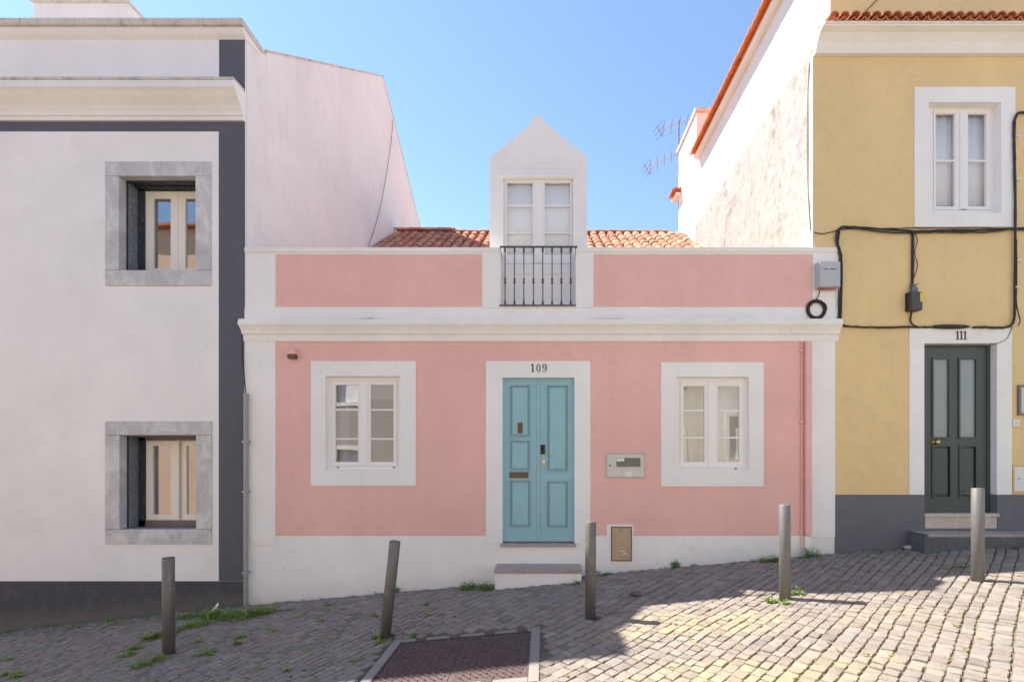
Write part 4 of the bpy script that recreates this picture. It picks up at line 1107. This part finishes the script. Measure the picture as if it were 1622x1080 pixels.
# splice box
sb = thing('splice_box', 'small black cable splice box with yellow label on the ochre wall', 'junction box', (X(1449), -.05, Z(480)))
bm = bmesh.new(); box(bm, X(1438, -.05), X(1446, -.05), -.06, .0015, Z(492, -.05), Z(463, -.05), .006); link('box_back', bm, M['black'], sb)
bm = bmesh.new(); box(bm, X(1443, -.1), X(1460.5, -.1), -.11, .0015, Z(491, -.1), Z(462, -.1), .008); link('box_body', bm, paint('charcoal plastic', (.06, .055, .055), .5, .1), sb)
bm = bmesh.new(); box(bm, X(1456.5, -.1), X(1461.2, -.1), -.1125, -.10, Z(478, -.1), Z(463.5, -.1), .001); link('box_label', bm, M['yellow_label'], sb)
bm = bmesh.new(); prism_x(bm, [(-.01, Z(466)), (-.06, Z(464)), (-.05, Z(456)), (-.01, Z(455))], X(1440), X(1449)); link('mounting_bracket', bm, M['galv'], sb)
bm = bmesh.new(); tube(bm, [(X(1436), -.03, Z(452)), (X(1444), -.05, Z(454)), (X(1453), -.03, Z(450))], [.002, .016, .002], 6); link('cable_tie', bm, M['galv'], sb)
# right edge fittings
b1 = thing('letter_box', 'flat metal letter box at the frame edge right of the green door', 'letter box', (X(1625), 0, Z(634)))
bm = bmesh.new(); ring(bm, X(1611), X(1650), Z(657.5), Z(610), .03, -.03, .0015); link('box_frame', bm, M['galv'], b1)
boxo('box_door', X(1614), X(1647), -.02, .0012, Z(654), Z(613.5), M['meter'], b1)
b2 = thing('bell_push', 'small white doorbell on the ochre wall beside the green door', 'doorbell', (X(1608), 0, Z(670)))
bm = bmesh.new(); box(bm, X(1602.5), X(1613.5), -.02, .0015, Z(675.5), Z(664.5), .004); link('bell_plate', bm, M['sticker'], b2)
bm = bmesh.new(); box(bm, X(1606.5), X(1610), -.025, -.0201, Z(671.5), Z(668), .001); link('bell_button', bm, M['meter'], b2)
b3 = thing('meter_box', 'white meter cupboard above the grey plinth at the right frame edge', 'meter box', (X(1620), 0, Z(757)))
bm = bmesh.new(); ring(bm, X(1603.5), X(1660), Z(780), Z(736), .016, -.016, .0015); link('box_frame', bm, M['yellow'], b3)
boxo('box_door', X(1606), X(1657), -.012, .0012, Z(777.5), Z(738.5), M['sticker'], b3)
bm = bmesh.new(); lathe(bm, [(.009, 0), (.009, .004)], (X(1613), -.012, Z(758)), 'Y', 10); link('box_lock', bm, M['bronze'], b3)

# wire on upper yellow wall, conduit on party wall
bm = bmesh.new(); tube(bm, smooth_path([(X(1336), -.02, Z(43)), (X(1352), -.02, Z(33)), (X(1372), -.02, Z(18)), (X(1392), -.02, Z(-2)), (X(1410), -.02, Z(-22))], 5), .006, 5); tag(link('cable', bm, M['cable']), 'thin wire rising diagonally over the upper ochre wall above the red eave tiles', 'cable')
bm = bmesh.new()
pts = []
for px, py in ((1282, 100), (1279.5, 150), (1278.5, 230), (1280, 300), (1283.5, 366)):
    r = (yx0 - .015) * S / (px - CX); pts.append((yx0 - .015, D * (r - 1), EZ + (HY - py) / S * r))
tube(bm, smooth_path(pts, 5), .008, 6); tag(link('cable', bm, M['galv']), 'pale grey cable running down the sunlit party wall beside the ochre corner', 'cable')

# ------------------------------------------------------------------ antennas
def yagi(a, b_, n, label, seed, dp=False):
    """a, b_: world end points of the boom"""
    rr = random.Random(seed)
    t = thing('tv_antenna', label, 'antenna', tuple(a))
    a, b_ = Vector(a), Vector(b_)
    bm = bmesh.new(); tube(bm, [a, b_], .013, 6); link('boom', bm, M['antenna'], t)
    ax = (b_ - a).normalized(); side = ax.cross(Vector((0, 0, 1))).normalized(); up = side.cross(ax).normalized()
    for i in range(n):
        f = i / (n - 1); p = a + (b_ - a) * (0.04 + .92 * f)
        ln = .22 - .10 * f
        bm = bmesh.new()
        tilt = (side * .75 + up * .66)
        if i == 0:
            for s_ in (-.12, 0, .12): tube(bm, [p + up * s_ - side * .26, p + up * s_ + side * .26], .006, 5)
            tube(bm, [p - up * .16, p + up * .16], .007, 5)
            link('reflector', bm, M['galv_dark'], t)
        else:
            tube(bm, [p - tilt * ln, p + tilt * ln], .0065, 5)
            link('element', bm, M['galv_dark' if i % 2 else 'antenna'], t)
    return t
my = 7.42; mxx = X(1075.2, my)
bm = bmesh.new(); tube(bm, [(mxx, my, Z(330, my)), (mxx, my, Z(192, my))], .02, 8); link_ = link('antenna_mast', bm, M['galv_dark']); tag(link_, 'thin steel mast at the back corner of the sunlit wall', 'mast')
yagi((X(1037, my), my - .3, Z(220, my)), (X(1119, my + .5), my + .3, Z(167, my)), 13, 'upper spiky television antenna on the mast against the sky', 1)
yagi((X(1020, my), my - .2, Z(276, my)), (X(1077, my), my + .05, Z(240, my)), 10, 'lower television antenna on the mast with fewer rods', 2)

# ------------------------------------------------------------------ bollards
def bollard(x, y, H_, mat, lean, label, top_cut=0.0):
    t = thing('bollard', label, 'bollard', (x, y, G(x)), 'steel bollards along the pavement edge')
    bm = bmesh.new()
    r = .054
    lathe(bm, [(r, -.25), (r, H_ - .003), (r - .003, H_)], (0, 0, 0), 'Z', 28)
    post = link('post', bm, M[mat])
    bm = bmesh.new(); lathe(bm, [(r - .0035, H_ + .0002), (r - .006, H_ + .0015), (.005, H_ + .002)], (0, 0, 0), 'Z', 28)
    cap = link('cap', bm, M[mat])
    for q in (post, cap):
        q.parent = t
        for p_ in q.data.polygons: p_.use_smooth = len(p_.vertices) == 4
    t.rotation_euler = lean
    return t
bollard(*BOL[0], .985, 'galv_dark', (0, R(-.3), 0), 'upright dark steel bollard in front of the dark grey plinth')
bollard(*BOL[1], .975, 'galv_dark', (R(1), R(6.2), 0), 'leaning dark steel bollard behind the rusty ground cover')
bollard(*BOL[2], .975, 'galv_dark', (0, R(.3), 0), 'shaded grey steel bollard just right of the teal door')
bollard(*BOL[3], .965, 'galv', (0, R(-.2), 0), 'grey steel bollard in front of the pink wall casting a thin shadow')
bollard(*BOL[4], .96, 'galv', (0, R(0), 0), 'light grey steel bollard in front of the dark green door')

# ------------------------------------------------------------------ ground cover (hinged steel lids)
def gpt(x, y, h=0.0): return Vector((x, y, G(x) + h))
cov = thing('ground_cover', 'rusty ribbed steel access cover in a concrete frame in the cobbles', 'access cover', (-.75, -2.4, G(-.75)))
x0, x1, y0, y1 = CV['x0'], CV['x1'], CV['y0'], CV['y1']
slp = Matrix.Rotation(-math.atan((G(x1) - G(x0)) / (x1 - x0)), 4, 'Y')
xm = (x0 + x1) / 2; zm = (G(x0) + G(x1)) / 2
def onslope(o):
    o.data.transform(Matrix.Translation((xm, 0, zm)) @ slp)
    return o
W2 = (x1 - x0) / 2
bm = bmesh.new()
def slabxy(bm, a0, a1, b0, b1, z0, z1, hole):
    h0, h1, k0, k1 = hole
    box(bm, a0, h0, b0, b1, z0, z1, .006); box(bm, h1, a1, b0, b1, z0, z1, .006)
for nm, q in (('frame_side', (-W2 - BR, -W2, y0 - BR, y1 + BR)), ('frame_side', (W2, W2 + BR, y0 - BR, y1 + BR)), ('frame_back', (-W2 + .001, W2 - .001, y1, y1 + BR - .02)), ('frame_front', (-W2 + .001, W2 - .001, y0 - BR, y0))):
    bm = bmesh.new(); box(bm, q[0], q[1], q[2], q[3], -.12, .006, .008); onslope(link(nm, bm, M['concrete'], cov))
bm = bmesh.new(); ring_w = .014
box(bm, -W2, W2, y1 - ring_w, y1, -.05, .004); box(bm, -W2, W2, y0, y0 + ring_w, -.05, .004); box(bm, -W2, -W2 + ring_w, y0 + ring_w, y1 - ring_w, -.05, .0035); box(bm, W2 - ring_w, W2, y0 + ring_w, y1 - ring_w, -.05, .0035)
onslope(link('steel_rim', bm, M['rust_lug'], cov))
nl = 2
lw = (2 * W2 - 2 * ring_w) / nl
for k_ in range(nl):
    a0 = -W2 + ring_w + k_ * lw + .003; a1 = a0 + lw - .006
    b0, b1 = y0 + ring_w + .003, y1 - ring_w - .003
    bm = bmesh.new(); box(bm, a0, a1, b0, b1, -.02, -.004)
    pl = onslope(link('cover_plate', bm, M['rust'], cov))
    bm = bmesh.new()
    # raised tread bars on the diagonal, broken every few cm
    dirv = Vector((0.64, -0.77)).normalized(); nrm = Vector((dirv.y, -dirv.x))
    sp = .046
    nn = 50
    for i in range(-nn, nn):
        for j in range(-30, 30):
            L = .088
            c = Vector(((a0 + a1) / 2, (b0 + b1) / 2)) + nrm * (i * sp) + dirv * (j * (L + .010) + (i % 2) * .03)
            if not (a0 + .02 < c.x < a1 - .02 and b0 + .02 < c.y < b1 - .02): continue
            e = dirv * (L / 2); f = nrm * .010; g2 = nrm * .006
            vb = [bm.verts.new((*q, -.0045)) for q in (c - e - f, c + e - f, c + e + f, c - e + f)]
            vt = [bm.verts.new((*q, .0045)) for q in (c - e * .92 - g2, c + e * .92 - g2, c + e * .92 + g2, c - e * .92 + g2)]
            for m_ in range(4): bm.faces.new((vb[m_], vb[(m_ + 1) % 4], vt[(m_ + 1) % 4], vt[m_]))
            bm.faces.new(vt)
    tr_ = onslope(link('tread_bars', bm, M['rust'], pl)); tr_['kind'] = 'stuff'
for f in (.155, .415, .68, .93):
    xx = -W2 + 2 * W2 * f
    bm = bmesh.new(); box(bm, xx - .045, xx + .045, y1 - .02, y1 + .045, -.02, .012, .004); tube(bm, [(xx - .05, y1 + .01, .012), (xx + .05, y1 + .01, .012)], .009, 8)
    onslope(link('hinge', bm, M['rust_lug'], cov))
for f in (.45, .75):
    xx = -W2 + 2 * W2 * f
    bm = bmesh.new(); box(bm, xx - .045, xx + .045, y0 - .04, y0 + .02, -.02, .012, .004); onslope(link('hinge', bm, M['rust_lug'], cov))

# ------------------------------------------------------------------ weeds
def blade(bm, p, h, az, bend, w_):
    d_ = Vector((math.cos(az), math.sin(az), 0)); s_ = Vector((-d_.y, d_.x, 0)) * w_
    prev = None
    for i in range(4):
        t = i / 3
        c = p + d_ * (bend * t * t) + Vector((0, 0, h * (t - .25 * t * t)))
        ww = s_ * (1 - t * .95)
        cur = (bm.verts.new(c - ww), bm.verts.new(c + ww))
        if prev: bm.faces.new((prev[0], prev[1], cur[1], cur[0]))
        prev = cur
def leaf_(bm, p, l, az, el, w_):
    d_ = Vector((math.cos(az) * math.cos(el), math.sin(az) * math.cos(el), math.sin(el)))
    s_ = Vector((-math.sin(az), math.cos(az), 0)) * w_
    a = bm.verts.new(p); b1 = bm.verts.new(p + d_ * l * .45 + s_); b2 = bm.verts.new(p + d_ * l * .45 - s_ + Vector((0, 0, .0))); m_ = bm.verts.new(p + d_ * l * .5 - Vector((0, 0, l * .08)))
    c = bm.verts.new(p + d_ * l + Vector((0, 0, -l * .22)))
    bm.faces.new((a, b1, m_)); bm.faces.new((a, m_, b2)); bm.faces.new((b1, c, m_)); bm.faces.new((m_, c, b2))
HS = 1.7
def clump(name, pts, n, hmin, hmax, leafy, label=None, cat='weed', group=None, seed=0, mat='leaf', kind=None, width=.004):
    """pts: list of (x, y, rx, ry)"""
    rr = random.Random(seed); bm = bmesh.new()
    for (x, y, rx, ry) in pts:
        for i in range(n):
            a = rr.uniform(0, 6.283); q = math.sqrt(rr.random())
            xx, yy = x + math.cos(a) * rx * q, min(y + math.sin(a) * ry * q, -.012)
            if noise.noise(Vector((xx * 16, yy * 22, seed))) < -.12: continue
            p = gpt(xx, yy, -.008); f = 1 - .6 * q
            h = rr.uniform(hmin, hmax) * HS * (.55 + .45 * f)
            if rr.random() < leafy:
                st_ = p + Vector((rr.uniform(-.01, .01), rr.uniform(-.012, .004), h * rr.uniform(.3, .9)))
                leaf_(bm, st_, rr.uniform(.022, .046), rr.uniform(0, 6.28), rr.uniform(-.2, .7), rr.uniform(.007, .013))
            else:
                az = rr.uniform(0, 6.283)
                blade(bm, p, h, az, rr.uniform(.2, .9) * h, width * rr.uniform(.6, 1.2))
    me_mat = M[mat]
    o = link(name, bm, me_mat, recalc=False)
    if kind: o['kind'] = kind
    elif label: tag(o, label, cat, group)
    return o
def gx(px, py):
    """photo pixel on the ground -> x, y"""
    r = 1.0
    for _ in range(12):
        x = (px - CX) / S * r
        r = (EZ - G(x)) * S / (py - HY)
    return (px - CX) / S * r, D * (r - 1)
def cl(name, spots, *a, **kw):
    pts = []
    for px, py, rx, ry in spots:
        x, y = gx(px, py); pts.append((x, min(y, -.03), rx, ry))
    return clump(name, pts, *a, **kw)
cl('weed_patch', [(352, 978, .22, .16), (385, 978, .24, .16), (415, 972, .18, .10), (330, 978, .14, .12)], 620, .04, .11, .75, 'bright green leafy weed patch at the foot of the dark corner band', seed=1)
cl('weed_patch', [(292, 996, .18, .09), (318, 990, .14, .09), (300, 978, .18, .08), (262, 1006, .12, .07), (240, 1012, .13, .06)], 330, .03, .08, .5, 'grassy weed strip behind the leftmost upright bollard', seed=2)
cl('weed_clump', [(250, 1046, .10, .06), (222, 1056, .09, .05)], 200, .02, .07, .5, 'low grass clump left of the foot of the leftmost bollard', seed=3)
cl('weed_clump', [(200, 1038, .08, .05), (215, 1028, .08, .04)], 160, .02, .06, .4, 'second grass clump further left among the shaded cobbles', seed=4)
cl('weed_clump', [(322, 1039, .11, .035), (334, 1033, .07, .03)], 150, .015, .05, .4, 'small grass strip right of the leftmost bollard', seed=5)
cl('weed_clump', [(312, 1017, .09, .035)], 120, .015, .05, .4, 'tiny grass strip near the white wall right of the first bollard', seed=6)
cl('weed_clump', [(382, 1010, .07, .05), (376, 1020, .04, .03)], 120, .015, .05, .4, 'yellow green tuft in the cobbles below the grey drain pipe', seed=7)
cl('weed_clump', [(20, 1068, .10, .03), (28, 1072, .08, .03)], 160, .02, .05, .3, 'grass strip at the lower left corner of the pavement', seed=8)
cl('weed_clump', [(10, 1046, .09, .03)], 110, .02, .05, .3, 'dark grass strip at the left edge of the pavement', seed=9)
cl('weed_clump', [(742, 934, .12, .05), (768, 934, .10, .06)], 420, .04, .11, .7, 'green leafy weeds left of the white doorstep', seed=10)
cl('weed_clump', [(630, 938, .05, .03)], 110, .04, .08, .8, 'small leafy weed beside the leaning bollard at the wall foot', seed=11)
cl('weed_clump', [(912, 926, .06, .03)], 140, .03, .07, .3, 'grass tuft at the right end of the white doorstep', seed=12)
cl('weed_clump', [(962, 911, .08, .03)], 130, .02, .05, .6, 'small weed under the tan hatch', seed=13)
cl('weed_clump', [(1067, 896, .06, .03)], 130, .06, .10, .8, 'single dark leafy weed at the wall below the right pink window', seed=14)
cl('weed_clump', [(1218, 890, .13, .05), (1238, 889, .10, .05)], 320, .03, .09, .5, 'scruffy dark weeds at the wall behind the fourth bollard', seed=15)
cl('weed_clump', [(1284, 883, .13, .05)], 300, .06, .13, .6, 'leafy weed at the foot of the white corner below the pink pipe', seed=16)
cl('weed_clump', [(1262, 942, .06, .045)], 240, .02, .07, .3, 'sunlit grass tuft right of the bollard with the long shadow', seed=17)
cl('weed_clump', [(1222, 954, .055, .04)], 200, .02, .06, .3, 'sunlit grass tuft left of the bollard with the long shadow', seed=18)
cl('weed_clump', [(1246, 957, .055, .03)], 150, .02, .05, .3, 'sunlit grass tuft in front of the bollard with the long shadow', seed=19)
cl('weed_clump', [(1388, 876, .06, .03)], 80, .02, .06, .5, 'small weed at the grey plinth left of the dark step', seed=20)
cl('weed_clump', [(1520, 898, .08, .03)], 80, .01, .03, .4, 'low weeds in the shaded joints left of the light grey bollard', seed=21)
cl('weed_clump', [(1606, 870, .04, .03)], 80, .02, .05, .4, 'low weed right of the light grey bollard by the dark step', seed=22)
cl('weed_clump', [(748, 1016 - 16, .0, .0)], 0, .02, .05, .4, None) if False else None
cl('weed_clump', [(606, 1018, .08, .04), (596, 1012, .06, .03)], 150, .015, .05, .4, 'grass beside the foot of the leaning bollard', seed=23)
GS = 'small grass tufts in the joints left of the cover'
for n_, (a, b_) in enumerate(((432, 1000), (458, 967), (470, 980), (543, 965), (520, 958), (594, 976), (560, 1046), (487, 1030), (655, 1006), (680, 975), (410, 1060), (365, 1060), (455, 1062), (508, 984), (676, 958))):
    cl('grass_tuft', [(a, b_, .045, .03)], 60, .012, .045, .4, 'small grass tuft in a joint of the shaded cobbles', 'grass', GS, seed=40 + n_)
# mossy fringe along the left plinth and in the joints
pts = []
rr = random.Random(9)
for i in range(60):
    x = rr.uniform(-7.6, -4.3); pts.append((x, rr.uniform(-.35, -.02), .07, .03))
clump('weeds_along_plinth', pts, 34, .008, .032, .35, kind='stuff', seed=77)
pts = []
for i in range(70):
    x = rr.uniform(-4.2, 7); pts.append((x, -.03, .05, .012))
clump('wall_foot_weeds', pts, 10, .008, .03, .4, kind='stuff', seed=78, mat='leaf_dry')
pts = []
for i in range(230):
    vv = -abs(rr.gauss(0, 1.0)) * 4.2; uu = rr.uniform(3.5, 8.5)
    c, a, k_ = setmap(uu, vv)
    if not (-7.4 < c.x < -.2 and -3.6 < c.y < -.1) or in_cover(c.x, c.y, .02): continue
    if noise.noise(Vector((c.x * .9, c.y * 1.2, 3))) < -.05: continue
    for j in range(rr.randint(2, 7)):
        q_ = c + Vector((math.cos(a), math.sin(a))) * (j * .03)
        pts.append((q_.x, q_.y, .012, .012))
clump('joint_grass', pts, 9, .006, .02, .3, kind='stuff', seed=80, width=.0035)
# moss tufts in the joints of the sunny part
pts = []
for i in range(520):
    vv = rr.uniform(0, 7); uu = rr.uniform(3.5, 13)
    c, a, k_ = setmap(uu, vv)
    if -.1 < c.x < 8 and -4.2 < c.y < -1.1 and not in_cover(c.x, c.y, .02): pts.append((c.x, c.y, .02, .02))
clump('joint_moss', pts, 26, .006, .018, .3, kind='stuff', seed=79, mat='leaf_dry', width=.003)
# litter: scrap of white paper by the weed patch
bm = bmesh.new()
x, y = gx(338, 972)
P = [(-.05, -.06, .0), (-.01, -.02, .02), (.02, .02, .05), (.05, .03, .11), (.03, .04, .13), (.0, .03, .08), (-.03, .0, .03), (-.07, -.04, .01)]
vs = [bm.verts.new((x + a, y + b_, G(x) + c + .01)) for a, b_, c in P]
for i in range(1, 4): bm.faces.new((vs[i - 1], vs[i], vs[7 - i], vs[8 - i]))
o = link('paper_scrap', bm, M['sticker']); tag(o, 'crumpled white paper scrap caught in the green weeds', 'litter')
# a loose stone lying on the cobbles
for (a, b_), lb, sc_ in (((1006, 944), 'loose brown stone lying on the shaded cobbles right of the teal door', .055), ((941, 910), 'small dark stone at the wall behind the middle bollard', .07), ((1432, 868), 'pale rubble lump at the corner of the dark step', .05)):
    x, y = gx(a, b_); y = min(y, -.06)
    bm = bmesh.new(); bmesh.ops.create_icosphere(bm, subdivisions=2, radius=sc_)
    for v_ in bm.verts:
        v_.co *= 1 + .35 * noise.noise(v_.co * 22 + Vector((a, 0, 0))); v_.co.z *= .55; v_.co.x *= 1.2
    bmesh.ops.translate(bm, verts=bm.verts, vec=(x, y, G(x) + .03)); o = link('loose_stone', bm, M['threshold' if a == 1432 else 'lump' if a == 1006 else 'stone']); tag(o, lb, 'stone')

# ------------------------------------------------------------------ houses across the street (seen only as window reflections and bounced light)
def opposite(x0, x1, h, mat, label, gz):
    t = thing('town_house', label, 'house', ((x0 + x1) / 2, -9.2, gz))
    hs = []
    n = max(1, int((x1 - x0) / 2.2)); stp = (x1 - x0) / n
    for fl in range(int(h // 3.0)):
        for i in range(n):
            cx_ = x0 + stp * (i + .5); zb = gz + 1.0 + fl * 3.0
            if zb + 1.5 < gz + h: hs.append((cx_ - .5, cx_ + .5, zb, zb + 1.4))
    bm = bmesh.new(); slab(bm, x0, x1, gz - 1.5, gz + h, -9.6, -9.2, hs); link('front_wall', bm, M[mat], t)
    for q in hs:
        bm = bmesh.new(); slab(bm, q[0] - .14, q[1] + .14, q[2] - .14, q[3] + .14, -9.199, -9.18, [q]); wn = link('window', bm, M['white_trim'], t)
        boxo('shutter', q[0], q[1], -9.33, -9.32, q[2], q[3], M['blind'], wn)
    bm = bmesh.new(); prism_x(bm, [(-8.9, gz + h), (-8.9, gz + h + .08), (-13, gz + h + 1.9), (-17, gz + h)], x0, x1); link('roof', bm, M['tile_red'], t)
    boxo('back_wall', x0, x1, -17, -16.8, gz - 1.5, gz + h - .01, M[mat], t)
opposite(-18, -8.1001, 10.8, 'peach', 'peach house across the street reflected in the stone framed windows', G(-12))
opposite(-8.1, -1.5001, 8.6, 'opp_grey', 'beige grey house across the street', G(-5))
opposite(-1.5, 5.2999, 7.4, 'opp', 'cream house across the street facing the pink one', G(2))
opposite(5.3, 14, 8.2, 'left_wall', 'white house across the street facing the ochre one', G(9))

for o in C.objects:
    if o.type == 'LIGHT' or o.type == 'CAMERA': continue
bpy.context.view_layer.update()
